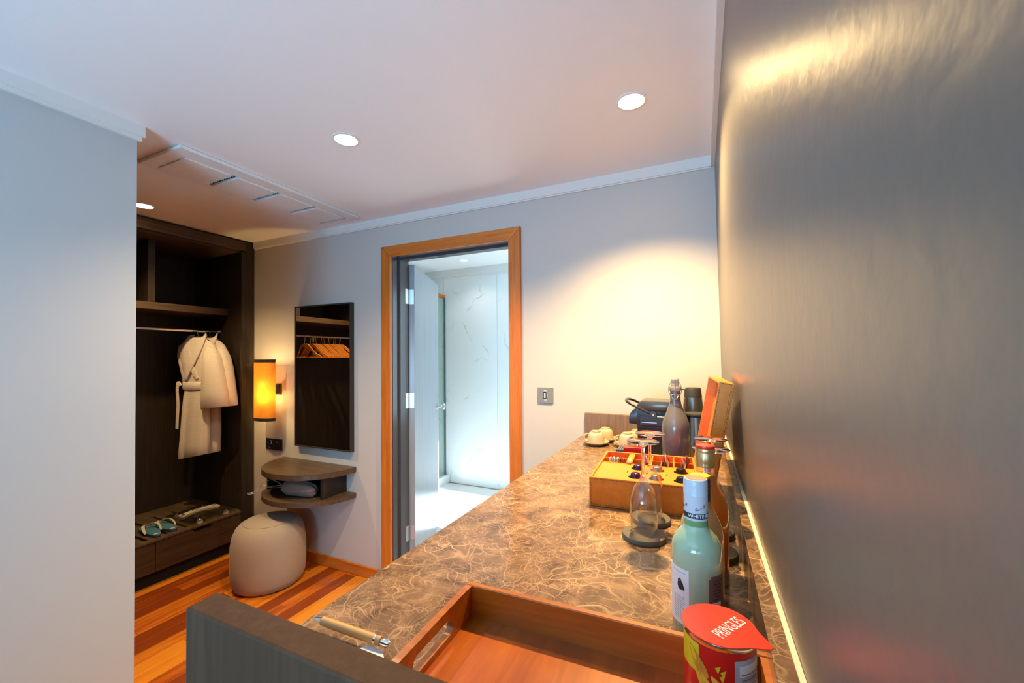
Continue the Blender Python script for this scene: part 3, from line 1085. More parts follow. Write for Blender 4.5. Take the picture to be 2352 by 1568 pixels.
    obj('collar', band([(0.062, 0.014, Z(1.625)), (0.080, -0.014, Z(1.602)), (0.068, -0.037, Z(1.53)), (0.026, -0.048, Z(1.43)), (-0.02, -0.050, Z(1.34)), (-0.044, -0.044, Z(1.29))], 0.024, 0.004), M_robe, t, local=True, smooth=50)
    # belt with a knot and a hanging end
    rb = [ring(-0.098, 0.106, 0.050, Z(1.268), 1.0, 0, fold=0.004), ring(-0.104, 0.111, 0.058, Z(1.262), 1.0, 0, fold=0.004), ring(-0.104, 0.111, 0.058, Z(1.212), 1.0, 0, fold=0.004), ring(-0.098, 0.106, 0.050, Z(1.206), 1.0, 0, fold=0.004)]
    bm = B(); loft(bm, rb)
    be = obj('belt', bm, M_robe, t, local=True, smooth=50)
    bm = B()
    tube(bm, spline([(-0.100, -0.030, Z(1.240)), (-0.118, -0.038, Z(1.262)), (-0.126, -0.036, Z(1.20)), (-0.122, -0.030, Z(1.10)), (-0.128, -0.028, Z(1.00)), (-0.132, -0.026, Z(0.915))], 5), 0.012, 8)
    for vtx in bm.verts:
        vtx.co.y = -0.032 + (vtx.co.y + 0.032) * 0.45
    obj('belt_end', bm, M_robe, be, local=True, smooth=50)
    # steel hook of the hanger inside the robe
    pts = [(0.02, 0, -0.055), (0.022, 0, -0.035), (0.012, 0, -0.022)] + [(0.0165 * math.cos(a), 0, -0.003 + 0.0165 * math.sin(a)) for a in [math.radians(d) for d in range(-50, 190, 16)]]
    bm = B(); tube(bm, pts, 0.0021, 6); obj('hanger_hook', bm, M_chrome, t, local=True, smooth=40)
    bm = B(); tube(bm, [(-0.085, 0, -0.075), (-0.02, 0, -0.052), (0.02, 0, -0.046), (0.06, 0, -0.052), (0.11, 0, -0.080)], 0.008, 8); obj('hanger_bow', bm, M_blackm, t, local=True, smooth=40)
    return t


robe('white waffle bathrobe with tied belt hanging nearest in the wardrobe', (-3.47, 1.808, 1.652), math.radians(16))
r2 = robe('second white bathrobe, tucked behind the belted one on the rail', (-3.47, 1.894, 1.652), math.radians(9))

# ------------------------------------------------------------------ flip-flops and scale on the bench
def flipflop(t):
    """local: heel at origin towards +x, toe towards -x"""
    n = 40
    out = []
    for i in range(n):
        a = 2 * PI * i / n
        x = -0.135 + 0.135 * math.cos(a)
        k = (x + 0.27) / 0.27
        w = 0.045 - 0.012 * k + 0.010 * math.exp(-((k - 0.25) / 0.2) ** 2) * 0.5
        y = w * (abs(math.sin(a)) ** 0.75) * (1 if math.sin(a) >= 0 else -1)
        out.append((x, y))
    bm = B(); prism(bm, out, 0.0, 0.013, 0.001); s = obj('sole', bm, M_flipside, t, local=True, smooth=50)
    bm = B(); prism(bm, [(x * 0.985 - 0.002, y * 0.96) for x, y in out], 0.0132, 0.0178, 0.001); obj('footbed', bm, M_flip, t, local=True, smooth=50)
    for sgn in (-1, 1):
        P = spline([(-0.205, 0.004 * sgn, 0.016), (-0.198, 0.010 * sgn, 0.034), (-0.165, 0.030 * sgn, 0.048), (-0.125, 0.041 * sgn, 0.040), (-0.088, 0.041 * sgn, 0.015)], 6)
        bm = B()
        rows = []
        for i, q in enumerate(P):
            d = (P[min(i + 1, len(P) - 1)] - P[max(i - 1, 0)]).normalized()
            s_ = d.cross(Vector((0, 0.5 * sgn, 1))).normalized(); w = 0.0045 + 0.005 * math.sin(PI * i / len(P)); nn = s_.cross(d).normalized() * 0.0015
            rows.append([bm.verts.new(q + s_ * w + nn), bm.verts.new(q + s_ * w - nn), bm.verts.new(q - s_ * w - nn), bm.verts.new(q - s_ * w + nn)])
        for a, c in zip(rows[:-1], rows[1:]):
            for j in range(4):
                bm.faces.new((a[j], a[(j + 1) % 4], c[(j + 1) % 4], c[j]))
        bm.faces.new(rows[0]); bm.faces.new(rows[-1][::-1])
        obj('strap', bm, M_strap, t, local=True, smooth=50)
    bm = B()
    for k, (a, b2, w) in enumerate(((-0.026, 0.018, 0.003), (-0.034, 0.010, 0.003))):
        box(bm, a - w, a + w, -b2, b2, 0.0178, 0.0181)
    obj('heel_print', bm, M_paper, t, local=True)


ff = thing('flip_flop', 'blue flip-flop with cream straps on the wardrobe bench, middle of the three', 'flip-flop', (-3.196, 1.452, BZ), math.radians(-8), 'blue flip-flops on the wardrobe bench')
flipflop(ff)
copy_tree(ff, Matrix.Translation((-3.203, 1.548, BZ)) @ Matrix.Rotation(math.radians(-2), 4, 'Z'), label='blue flip-flop with cream straps nearest the glass scale on the bench')
copy_tree(ff, Matrix.Translation((-3.190, 1.308, BZ)) @ Matrix.Rotation(math.radians(-6), 4, 'Z'), label='blue flip-flop mostly hidden behind the pale partition edge')

sc_ = thing('bathroom_scale', 'clear glass bathroom scale with a curved pale handle bar on the bench', 'scale', (-3.35, 1.785, BZ), math.radians(3))
bm = B()
pts = []
for cx, cy, a0 in ((0.125, 0.125, 0), (-0.125, 0.125, 90), (-0.125, -0.125, 180), (0.125, -0.125, 270)):
    pts += [(cx + 0.035 * math.cos(math.radians(a0 + k * 15)), cy + 0.035 * math.sin(math.radians(a0 + k * 15))) for k in range(7)]
prism(bm, pts, 0.018, 0.025, 0.001); obj('glass_plate', bm, M_scaleglass, sc_, local=True, smooth=40)
for fx, fy in ((0.132, 0.09), (0.132, -0.09), (-0.12, 0.09), (-0.12, -0.09)):
    bm = B(); lathe(bm, [(0, 0), (0.017, 0), (0.019, 0.006), (0.017, 0.018), (0, 0.018)], 20, (fx, fy, 0)); obj('foot', bm, M_white, sc_, local=True, smooth=40)
    bm = B(); lathe(bm, [(0, 0.025), (0.016, 0.025), (0.012, 0.029), (0.003, 0.031), (0.002, 0.034), (0, 0.034)], 16, (fx, fy, 0)); obj('foot_cap', bm, M_chrome, sc_, local=True, smooth=40)
bm = B()
up_ = []; lo_ = []
for i in range(21):
    a = i / 20
    y = -0.125 + 0.25 * a
    bow = 0.030 * math.sin(PI * a)
    w = 0.018 + 0.012 * abs(2 * a - 1) ** 3
    up_.append((-0.02 - bow - w, y)); lo_.append((-0.02 - bow + w, y))
prism(bm, lo_ + up_[::-1], 0.0255, 0.037, 0.002); obj('handle_bar', bm, M_strap, sc_, local=True, smooth=50)
bm = B(); box(bm, -0.056, -0.046, -0.035, 0.03, 0.0372, 0.0376); obj('display', bm, M_black, sc_, local=True)
for yy in (-0.105, 0.105):
    bm = B(); prism(bm, disc_pts(-0.027, yy, 0.014, 0.012, 16), 0.0372, 0.0378); obj('bar_recess', bm, M_black, sc_, local=True)

# ------------------------------------------------------------------ pouf
pf = thing('pouf', 'round beige felt pouf under the half-moon shelf', 'pouf', (-2.565, 1.765, 0))
prof = [(0, 0), (0.165, 0.0), (0.195, 0.012), (0.210, 0.05), (0.215, 0.12), (0.215, 0.20), (0.212, 0.27), (0.203, 0.325), (0.187, 0.362), (0.165, 0.386), (0.148, 0.394)]
bm = B(); lathe(bm, prof, 64); obj('pouf_body', bm, M_pouf, pf, local=True, smooth=60)
bm = B(); lathe(bm, [(0.149, 0.3925), (0.1455, 0.3965), (0.11, 0.405), (0.06, 0.410), (0, 0.412)], 64); obj('pouf_top', bm, M_pouf, pf, local=True, smooth=60)
bm = B(); tube(bm, [(0.1475 * math.cos(2 * PI * i / 64), 0.1475 * math.sin(2 * PI * i / 64), 0.3945) for i in range(64)], 0.0013, 6, closed=True); obj('seam', bm, plain('seam_thread', (0.24, 0.18, 0.13), rough=0.9), pf, local=True)

# ------------------------------------------------------------------ wall lamp
wl = thing('wall_lamp', 'lit wall lamp with an amber linen half-cylinder shade', 'wall lamp', (-2.86, FARY, 1.22))
LC = (-2.924, 1.985); LA, LD = 0.105, 0.060; LZ0, LZ1 = 0.985, 1.432


def half_ellipse(bm, da, z0, z1, th):
    """curved strip open to the wall"""
    n = 40
    ro = []
    for i in range(n + 1):
        t = PI + PI * i / n
        c, s_ = math.cos(t), math.sin(t)
        q = []
        for e in (da, da - th):
            q += [bm.verts.new((LC[0] + (LA + e) * c, LC[1] + (LD + e) * s_, z)) for z in (z0, z1)]
        ro.append(q)
    for a, c in zip(ro[:-1], ro[1:]):
        for i, j in ((0, 1), (1, 3), (3, 2), (2, 0)):
            bm.faces.new((a[i], c[i], c[j], a[j]))
    for q in (ro[0], ro[-1]):
        bm.faces.new((q[0], q[1], q[3], q[2]))
    return bm


bm = B(); half_ellipse(bm, 0, LZ0 + 0.018, LZ1 - 0.02, 0.0015)
obj('lamp_shade', bm, M_shade, wl, smooth=40)
for a, b_ in ((LZ0, LZ0 + 0.022), (LZ1 - 0.022, LZ1)):
    bm = B(); half_ellipse(bm, 0.0012, a, b_, 0.0032)
    obj('shade_band', bm, M_mframe, wl, smooth=40)
bm = B(); box(bm, -2.903, -2.883, LC[1] - 0.028, LC[1] - 0.001, 1.03, 1.12); obj('bulb_holder', bm, M_white, wl)
bm = B(); box(bm, LC[0] - LA + 0.004, LC[0] + LA - 0.004, LC[1], LC[1] + 0.003, 1.165, 1.300); obj('back_plate', bm, M_shade, wl)
bm = B(); box(bm, -2.930, -2.862, LC[1] - 0.002, FARY - 0.010, 1.175, 1.245, 0.002, 1); obj('arm', bm, M_mframe, wl)
bm = B(); box(bm, -2.905, -2.852, FARY - 0.010, FARY, 1.170, 1.252, 0.002, 1); obj('wall_plate', bm, M_mframe, wl)
bm = B(); lathe(bm, [(0, -0.05), (0.012, -0.045), (0.018, -0.015), (0.017, 0.012), (0.010, 0.035), (0, 0.04)], 20, (-2.893, 1.966, 1.17)); obj('bulb', bm, M_bulb, wl, smooth=60)
l = bpy.data.lights.new('lamp_glow', 'POINT'); l.energy = 5.5; l.color = (1.0, 0.68, 0.28); l.shadow_soft_size = 0.012
lo = bpy.data.objects.new('lamp_glow', l); COL.objects.link(lo); lo.parent = wl; lo.location = (-2.893 + 2.86, 1.952 - FARY, 1.245 - 1.22)

# ------------------------------------------------------------------ mirror
mr_ = thing('wall_mirror', 'tall dark-framed mirror reflecting the wardrobe hangers', 'mirror', (-2.42, FARY, 0.81))
mx0, mx1, mz0, mz1 = -2.676, -2.128, 0.812, 1.812
yf = 2.028
bm = B()
box(bm, mx0, mx0 + 0.008, yf, FARY, mz0, mz1); box(bm, mx1 - 0.008, mx1, yf, FARY, mz0, mz1)
box(bm, mx0 + 0.008, mx1 - 0.008, yf, FARY, mz0, mz0 + 0.008); box(bm, mx0 + 0.008, mx1 - 0.008, yf, FARY, mz1 - 0.008, mz1)
obj('mirror_frame', bm, M_mframe, mr_)
bm = B(); box(bm, mx0 + 0.008, mx1 - 0.008, yf + 0.004, FARY - 0.002, mz0 + 0.008, mz1 - 0.008); obj('mirror_glass', bm, M_mirror, mr_)


# ------------------------------------------------------------------ half-moon shelf and bag
hs = thing('half_moon_shelf', 'dark wood half-moon wall shelf with two tiers', 'wall shelf', (-2.465, FARY, 0.5))
SR = 0.355
arc = [(-2.465 + SR * math.cos(PI + PI * i / 48), FARY - 0.0005 + SR * 0.96 * math.sin(PI + PI * i / 48)) for i in range(49)]
bm = B(); prism(bm, arc, 0.677, 0.712, 0.0015); obj('top_board', bm, M_wenge_x, hs, smooth=30)
bm = B(); prism(bm, arc, 0.508, 0.540, 0.0015); obj('lower_board', bm, M_wenge_x, hs, smooth=30)
for xx in (-2.735, -2.215):
    bm = B(); box(bm, xx, xx + 0.018, 1.864, FARY - 0.001, 0.540, 0.677); obj('side_panel', bm, M_wenge, hs)
bm = B(); box(bm, -2.717, -2.215, FARY - 0.012, FARY - 0.001, 0.540, 0.677); obj('back_panel', bm, M_blackm, hs)

bg_ = thing('drawstring_bag', 'mauve drawstring bag with pale cords on the half-moon shelf', 'bag', (-2.43, 1.86, 0.54), math.radians(8))
rings = []
for k, (x, r, zc_) in enumerate(((-0.105, 0.012, 0.050), (-0.092, 0.034, 0.048), (-0.06, 0.050, 0.050), (-0.01, 0.056, 0.054), (0.05, 0.050, 0.050), (0.10, 0.042, 0.046), (0.14, 0.034, 0.042), (0.155, 0.014, 0.040))):
    rings.append([(x + 0.006 * math.sin(3 * a + k), (r * 1.05 + 0.004 * math.sin(7 * a + k)) * math.cos(a), max(0.001, zc_ + (r + 0.005 * math.sin(6 * a + 1.3 * k)) * math.sin(a))) for a in [2 * PI * i / 28 for i in range(28)]])
bm = B(); loft(bm, rings); obj('bag_body', bm, M_pouch, bg_, local=True, smooth=60)
bm = B()
lathe(bm, [(0.012, -0.008), (0.020, -0.004), (0.026, 0.004), (0.022, 0.008), (0.012, 0.002)], 20, closed=True); bm.transform(Matrix.Translation((-0.108, 0, 0.05)) @ Matrix.Rotation(PI / 2, 4, 'Y')); obj('gathered_neck', bm, M_pouch, bg_, local=True, smooth=60)
bm = B()
tube(bm, spline([(-0.11, 0, 0.055), (-0.17, -0.03, 0.095), (-0.24, -0.04, 0.075), (-0.285, -0.03, 0.035), (-0.27, -0.045, 0.015), (-0.20, -0.035, 0.045), (-0.12, -0.005, 0.06)], 8), 0.0021, 6)
tube(bm, spline([(-0.11, -0.004, 0.045), (-0.18, -0.02, 0.04), (-0.25, -0.03, 0.055), (-0.28, -0.04, 0.03), (-0.30, -0.05, 0.012), (-0.335, -0.07, 0.004), (-0.315, -0.075, -0.0005 + 0.003), (-0.28, -0.05, 0.006)], 8), 0.0021, 6)
obj('drawstring', bm, M_cord, bg_, local=True, smooth=60)

# ------------------------------------------------------------------ sockets and switch plates
so = thing('wall_socket', 'black wall socket plate left of the switch, below the lamp', 'socket', (-2.979, FARY, 0.752))
bm = B(); box(bm, -3.022, -2.936, FARY - 0.008, FARY, 0.752, 0.836, 0.002, 1); obj('plate', bm, M_black, so)
bm = B()
for (xx, zz) in ((-3.000, 0.802), (-2.997, 0.775), (-2.985, 0.768)):
    box(bm, xx - 0.004, xx + 0.004, FARY - 0.0086, FARY - 0.008, zz - 0.004, zz + 0.004)
obj('pin_slot', bm, M_greyink, so)
bm = B(); tube(bm, [(-2.966 + 0.010 * math.cos(a), FARY - 0.0095, 0.808 + 0.014 * math.sin(a)) for a in [math.radians(dg) for dg in range(-110, 111, 20)]], 0.0016, 6); obj('rocker_mark', bm, M_white, so)
sw = thing('wall_switch', 'black rocker switch plate beside the wall socket', 'switch', (-2.886, FARY, 0.752))
bm = B(); box(bm, -2.929, -2.843, FARY - 0.008, FARY, 0.752, 0.836, 0.002, 1); obj('plate', bm, M_black, sw)
bm = B(); box(bm, -2.910, -2.868, FARY - 0.0105, FARY - 0.008, 0.766, 0.818, 0.001, 1); obj('rocker', bm, M_black, sw)
bm = B(); box(bm, -2.900, -2.880, FARY - 0.0112, FARY - 0.0105, 0.810, 0.814); obj('indicator', bm, M_white, sw)
ks = thing('switch_plate', 'grey square switch plate on the wall right of the door', 'switch', (-0.760, FARY, 1.194))
bm = B(); box(bm, -0.803, -0.717, FARY - 0.008, FARY, 1.194, 1.277, 0.0015, 1); obj('plate', bm, M_switchgrey, ks)
bm = B(); prism_xz(bm, [(-0.760 + 0.013 * math.cos(a), 1.236 + 0.030 * math.sin(a)) for a in [2 * PI * i / 24 for i in range(24)]], FARY - 0.0084, FARY - 0.008); obj('worn_patch', bm, plain('worn_metal', (0.50, 0.50, 0.48), rough=0.6), ks)
bm = B(); box(bm, -0.770, -0.752, FARY - 0.0110, FARY - 0.0084, 1.217, 1.254, 0.001, 1); rk = obj('rocker', bm, M_black, ks)
bm = B(); box(bm, -0.765, -0.757, FARY - 0.0118, FARY - 0.0110, 1.222, 1.246); obj('rocker_mark', bm, M_white, rk)

# ================================================================== COUNTER
cb = thing('minibar_cabinet', 'dark wood minibar cabinet carrying the marble counter', 'cabinet', (-0.24, 1.1, 0))
bm = B(); box(bm, -0.565, 0.088, 0.284, 0.320, 0.0, 1.147, 0.003, 2); obj('end_panel', bm, M_gable, cb)
bm = B(); box(bm, -0.545, 0.076, 2.040, 2.058, CT, 1.156, 0.002, 1); obj('end_board', bm, M_board, cb)
bm = B(); box(bm, -0.54, 0.077, 0.321, 2.04, 0.0, CT - 0.035); obj('carcass', bm, M_wenge, cb)
for k in range(3):
    bm = B(); box(bm, -0.558, -0.541, 0.325 + 0.572 * k, 0.893 + 0.572 * k, 0.09, CT - 0.04, 0.002, 1); obj('cabinet_door', bm, M_wenge, cb)

co = thing('countertop', 'brown veined marble counter with a low marble upstand', 'countertop', (-0.24, 1.1, CT - 0.034))
bm = B(); box(bm, -0.567, 0.0745, 0.3205, 2.0595, CT - 0.034, CT, 0.0025, 2); obj('slab', bm, M_marble, co)
def upx(y):
    return wallx(y, 1.117) - 0.0066


bm = B()
prism(bm, [(0.0648, 0.3205), (upx(0.3205), 0.3205), (upx(0.5), 0.5), (upx(2.0395), 2.0395), (0.0648, 2.0395)], CT, 1.116, 0.001); obj('upstand', bm, M_marble, co)
bm = B()
ya, yb = 0.3205, 2.0395
for (y0, y1) in ((0.3205, 0.5), (0.5, 1.2), (1.2, 2.0395)):
    a = [(upx(y0) + 0.0001, y0), (wallx(y0, 1.117) - 0.0004, y0), (wallx(y1, 1.117) - 0.0004, y1), (upx(y1) + 0.0001, y1)]
    prism(bm, a, 1.10, 1.1175)
obj('caulk_line', bm, M_caulk, co)


# ------------------------------------------------------------------ serving tray
TH = math.radians(1.6)
tr = thing('serving_tray', 'reddish wooden serving tray with cut-out handles at the counter end', 'tray', (-0.338, 0.562, CT), TH)
TWX, TDY, TZ, TT = 0.405, 0.222, 0.056, 0.0105
bm = B(); box(bm, TT, TWX - TT, -TDY + TT, -TT, 0.0, 0.009); obj('tray_floor', bm, M_trayb, tr, local=True)
bm = B(); box(bm, 0, TWX, -TT, 0, 0, TZ, 0.0015, 1); obj('tray_side', bm, M_tray, tr, local=True)
bm = B(); box(bm, 0, TWX, -TDY, -TDY + TT, 0, TZ, 0.0015, 1); obj('tray_side', bm, M_tray, tr, local=True)
for x0 in (0.0, TWX - TT):
    # end wall with a stadium-shaped hand hole, built as a frame around it
    ym = -TDY / 2; hw, hr, hz = 0.036, 0.0115, 0.030
    outer_ = []; hole = []
    n = 48
    for i in range(n):
        a = 2 * PI * i / n
        cx = math.cos(a); sz_ = math.sin(a)
        hx = ym + (hw if cx >= 0 else -hw) + hr * cx
        hole.append((hx, hz + hr * sz_))
        # matching point on the rectangle
        half_w, half_h = (TDY - 2 * TT) / 2, TZ / 2
        s = min(half_w / max(abs(cx), 1e-6), half_h / max(abs(sz_), 1e-6))
        outer_.append((ym + max(-half_w, min(half_w, s * cx)), TZ / 2 + max(-half_h, min(half_h, s * sz_))))
    bm = B()
    rows = []
    for xx in (x0, x0 + TT):
        rows.append(([bm.verts.new((xx, y, z)) for y, z in outer_], [bm.verts.new((xx, y, z)) for y, z in hole]))
    for i in range(n):
        j = (i + 1) % n
        for (o_, h_) in rows:
            bm.faces.new((o_[i], o_[j], h_[j], h_[i]))
        bm.faces.new((rows[0][0][i], rows[0][0][j], rows[1][0][j], rows[1][0][i]))
        bm.faces.new((rows[0][1][i], rows[0][1][j], rows[1][1][j], rows[1][1][i]))
    obj('tray_end', bm, M_tray, tr, local=True)

# ------------------------------------------------------------------ pen and card beside the tray
pn = thing('pen', 'bamboo ballpoint pen with chrome tip lying by the tray', 'pen', (-0.466, 0.443, CT + 0.0145), math.radians(1))
RY = Matrix.Rotation(PI / 2, 4, 'Y')


def pen_part(name, prof, mat):
    b = B(); lathe(b, prof, 20); b.transform(RY); obj(name, b, mat, pn, local=True, smooth=40)


pen_part('barrel', [(0, -0.055), (0.0056, -0.055), (0.0062, -0.040), (0.0062, 0.040), (0.0058, 0.046), (0, 0.046)], plain('bamboo', (0.62, 0.34, 0.12), rough=0.45, var=0.1))
pen_part('tip', [(0, -0.074), (0.0008, -0.074), (0.0013, -0.071), (0.0028, -0.067), (0.0045, -0.057), (0.0050, -0.055), (0, -0.055)], M_chrome)
pen_part('ring', [(0.0056, 0.0462), (0.0062, 0.0462), (0.0062, 0.0492), (0.0056, 0.0492)], M_chrome)
pen_part('collar', [(0, 0.0493), (0.0058, 0.0493), (0.0058, 0.057), (0, 0.057)], plain('bamboo_end', (0.58, 0.31, 0.11), rough=0.45))
pen_part('clicker', [(0, 0.057), (0.0046, 0.057), (0.0050, 0.060), (0.0048, 0.069), (0.0030, 0.072), (0, 0.072)], M_chrome)
bm = B(); prism(bm, disc_pts(-0.414, 0.418, 0.028, 0.021, 36), CT, CT + 0.0075, 0.002)
tag(obj('paper_pad', bm, M_paper, origin=(-0.414, 0.418, CT), smooth=40), 'white rounded paper pad under the bamboo pen', 'paper pad')

# ------------------------------------------------------------------ crisps can
CR = 0.0352
cn = thing('crisps_can', 'red cardboard crisps can with peel-off lid standing in the tray', 'crisps can', (0.0125, 0.506, CT + 0.0092))
M_red = plain('red_card', (0.62, 0.012, 0.010), rough=0.3, var=0.03)
M_lid = plain('red_foil', (0.85, 0.030, 0.008), rough=0.25, var=0.03, bump=0.1, scale=120)
M_yel = plain('yellow_print', (0.72, 0.56, 0.02), rough=0.35)
M_chip = plain('crisp_print', (0.62, 0.27, 0.03), rough=0.5, var=0.3, scale=90)
M_chip2 = plain('crisp_print_light', (0.80, 0.45, 0.05), rough=0.5, var=0.2, scale=90)
M_lgrey = plain('silver_print', (0.42, 0.42, 0.45), rough=0.45)
CH = 0.104
bm = B(); lathe(bm, [(0, 0), (CR, 0), (CR, CH - 0.003), (0, CH - 0.003)], 56); obj('can_body', bm, M_red, cn, local=True, smooth=40)
bm = B(); lathe(bm, [(CR - 0.001, CH - 0.006), (CR + 0.0014, CH - 0.0055), (CR + 0.0018, CH - 0.002), (CR + 0.0012, CH), (CR - 0.001, CH)], 56, closed=True); obj('metal_rim', bm, M_chrome, cn, local=True, smooth=40)
LR_ = CR + 0.0022
ta = math.radians(-22)
lid = []
for i in range(72):
    a = 2 * PI * i / 72
    da = (a - ta + PI) % (2 * PI) - PI
    r = LR_
    if abs(da) < 0.62:
        r = LR_ + 0.0165 * (1 - abs(da) / 0.62) ** 2.0
    lid.append((r * math.cos(a), r * math.sin(a)))
bm = B(); prism(bm, lid, CH + 0.0002, CH + 0.0010); ld = obj('foil_lid', bm, M_lid, cn, local=True, smooth=40)
tb = text_bm('PRINGLES', 0.0135, 0.0001)
tb.transform(Matrix.Translation((0.0105, -0.0020, CH + 0.0013)) @ Matrix.Rotation(math.radians(58), 4, 'Z') @ Matrix.Diagonal((0.80, 1.5, 1, 1)))
obj('lid_lettering', tb, M_paper, ld, local=True)
bm = B(); cyl_patch(bm, CR, math.radians(-215), math.radians(-124), 0.066, CH - 0.008, 14); obj('yellow_panel', bm, M_yel, cn, local=True, smooth=40)
bm = B(); cyl_patch(bm, CR, math.radians(-68), math.radians(4), 0.030, CH - 0.014, 14); pan = obj('nutrition_panel', bm, M_lgrey, cn, local=True, smooth=40)
bm = B(); cyl_patch(bm, CR + 0.0004, math.radians(-60), math.radians(-4), CH - 0.030, CH - 0.019, 10, th=0.0002); cyl_patch(bm, CR + 0.0004, math.radians(-60), math.radians(-10), CH - 0.050, CH - 0.038, 10, th=0.0002)
obj('panel_print', bm, M_paper, pan, local=True)
bm = B()
for k in range(7):
    cyl_patch(bm, CR + 0.0007, math.radians(-58 + (k % 3) * 2), math.radians(-12 - (k % 2) * 9), CH - 0.0285 - 0.0055 * k, CH - 0.0272 - 0.0055 * k, 8, th=0.0001)
obj('panel_print', bm, M_greyink, pan, local=True)


def crisp(s, z, a, b, ang, mat):
    o_ = []
    for i in range(22):
        t = 2 * PI * i / 22
        x, y = a * math.cos(t), b * math.sin(t) * (1 + 0.25 * math.cos(t))
        o_.append((s + x * math.cos(ang) - y * math.sin(ang), z + x * math.sin(ang) + y * math.cos(ang)))
    bm = B(); cyl_shape(bm, CR, o_, 0.0005); obj('crisp_picture', bm, mat, cn, local=True)


crisp(-0.0225, 0.078, 0.0165, 0.0058, math.radians(-52), M_chip)
crisp(-0.0140, 0.058, 0.0175, 0.0062, math.radians(-52), M_chip2)
crisp(-0.0025, 0.063, 0.0095, 0.0036, math.radians(-50), M_chip2)
crisp(-0.0230, 0.045, 0.0120, 0.0040, math.radians(-12), M_chip)
for s, z in ((-0.005, 0.080), (0.0, 0.077), (-0.021, 0.063), (-0.001, 0.072), (-0.020, 0.055)):
    bm = B(); cyl_shape(bm, CR, [(s, z), (s + 0.0055, z + 0.003), (s + 0.003, z - 0.005)], 0.0005); obj('crumb_picture', bm, M_yel, cn, local=True)


# ------------------------------------------------------------------ bottles
def liquid(name, col, rough=0.08, trans=0.75):
    m, N, L, b = nmat(name)
    b.inputs['Base Color'].default_value = c4(col)
    b.inputs['Roughness'].default_value = rough
    b.inputs['Transmission Weight'].default_value = trans
    b.inputs['IOR'].default_value = 1.2
    b.inputs['Coat Weight'].default_value = 1.0
    b.inputs['Coat Roughness'].default_value = 0.03
    return m


M_rum = liquid('pale_teal_glass_and_rum', (0.64, 0.92, 0.66), trans=0.5)
M_pale = liquid('pale_yellow_spirit', (0.80, 0.62, 0.28), trans=0.45)
M_amber = liquid('amber_spirit', (0.85, 0.20, 0.008), trans=0.22)
M_capw = plain('white_cap', (0.50, 0.52, 0.57), rough=0.32, var=0.03)
M_gold = plain('gold_cap', (0.70, 0.47, 0.20), rough=0.3, metal=0.8, var=0.1)
M_redcap = plain('red_cap_top', (0.72, 0.025, 0.012), rough=0.3)
M_yelcap = plain('yellow_cap_top', (0.78, 0.56, 0.01), rough=0.3)
M_navy = plain('navy_cap', (0.020, 0.020, 0.045), rough=0.35)
M_coral = plain('coral_print', (0.72, 0.26, 0.17), rough=0.4, var=0.15)
M_green = plain('green_glass_neck', (0.16, 0.30, 0.12), rough=0.1)
M_mauve = plain('mauve_label', (0.16, 0.085, 0.075), rough=0.45)

rb = thing('rum_bottle', 'pale green bottle of white rum with a white screw cap', 'bottle', (-0.0118, 0.661, CT))
R1 = 0.0338
bm = B(); lathe(bm, [(0, 0.002), (R1 - 0.004, 0.0), (R1, 0.004), (R1, 0.128), (R1 - 0.001, 0.137), (R1 - 0.006, 0.147), (R1 - 0.013, 0.1545), (0.0172, 0.159), (0.0160, 0.164), (0.0157, 0.176), (0, 0.176)], 56); obj('bottle_body', bm, M_rum, rb, local=True, smooth=50)
bm = B(); lathe(bm, [(0.0155, 0.1625), (0.0164, 0.1625), (0.0160, 0.172), (0.0155, 0.172)], 40, closed=True); obj('neck_ring', bm, M_green, rb, local=True, smooth=50)
cp = []
z = 0.171
cp = [(0, 0.171), (0.0163, 0.171), (0.0163, 0.2055), (0.0167, 0.2065), (0.0163, 0.208), (0.0168, 0.210), (0.0163, 0.212), (0.0169, 0.2145), (0.0163, 0.217), (0.0168, 0.219), (0.0165, 0.226), (0.0158, 0.2285), (0.0140, 0.2290), (0, 0.2288)]
bm = B(); lathe(bm, cp, 48); cpo = obj('screw_cap', bm, M_capw, rb, local=True, smooth=35)
bm = B(); lathe(bm, [(0, 0.2291), (0.0135, 0.2292), (0.0135, 0.2295), (0, 0.2295)], 36); obj('cap_print', bm, M_coral, cpo, local=True)
bm = B(); cyl_patch(bm, 0.0164, -PI, PI, 0.1745, 0.1815, 48); obj('black_band', bm, M_ink, cpo, local=True, smooth=40)
tb = text_bm('WHITE RUM', 0.0072, 0.0001); wrap_text(tb, 0.0164, math.radians(-58), 0.1780, 0.0005); obj('band_lettering', tb, M_paper, cpo, local=True)
bm = B(); cyl_patch(bm, 0.0164, math.radians(-109), math.radians(-103), 0.177, 0.179, 3, th=0.0006); obj('band_mark', bm, M_paper, cpo, local=True)
bm = B()
for base in (-0.0005, -0.026):
    sig = spline([(base + x, z_, 0) for x, z_ in ((0.0, 0.1868), (0.0016, 0.1905), (0.0006, 0.1855), (0.0030, 0.1885), (0.0035, 0.1865), (0.0050, 0.1888), (0.0060, 0.1875), (0.0085, 0.1898), (0.0100, 0.1908), (0.0112, 0.1925), (0.0128, 0.1945), (0.0122, 0.1895), (0.0138, 0.1935))], 4)
    pts = []
    for q in sig:
        t_ = -PI / 2 + q.x / 0.0164
        pts.append((0.0166 * math.cos(t_), 0.0166 * math.sin(t_), q.y))
    tube(bm, pts, 0.00028, 4)
obj('signature', bm, M_ink, cpo, local=True)
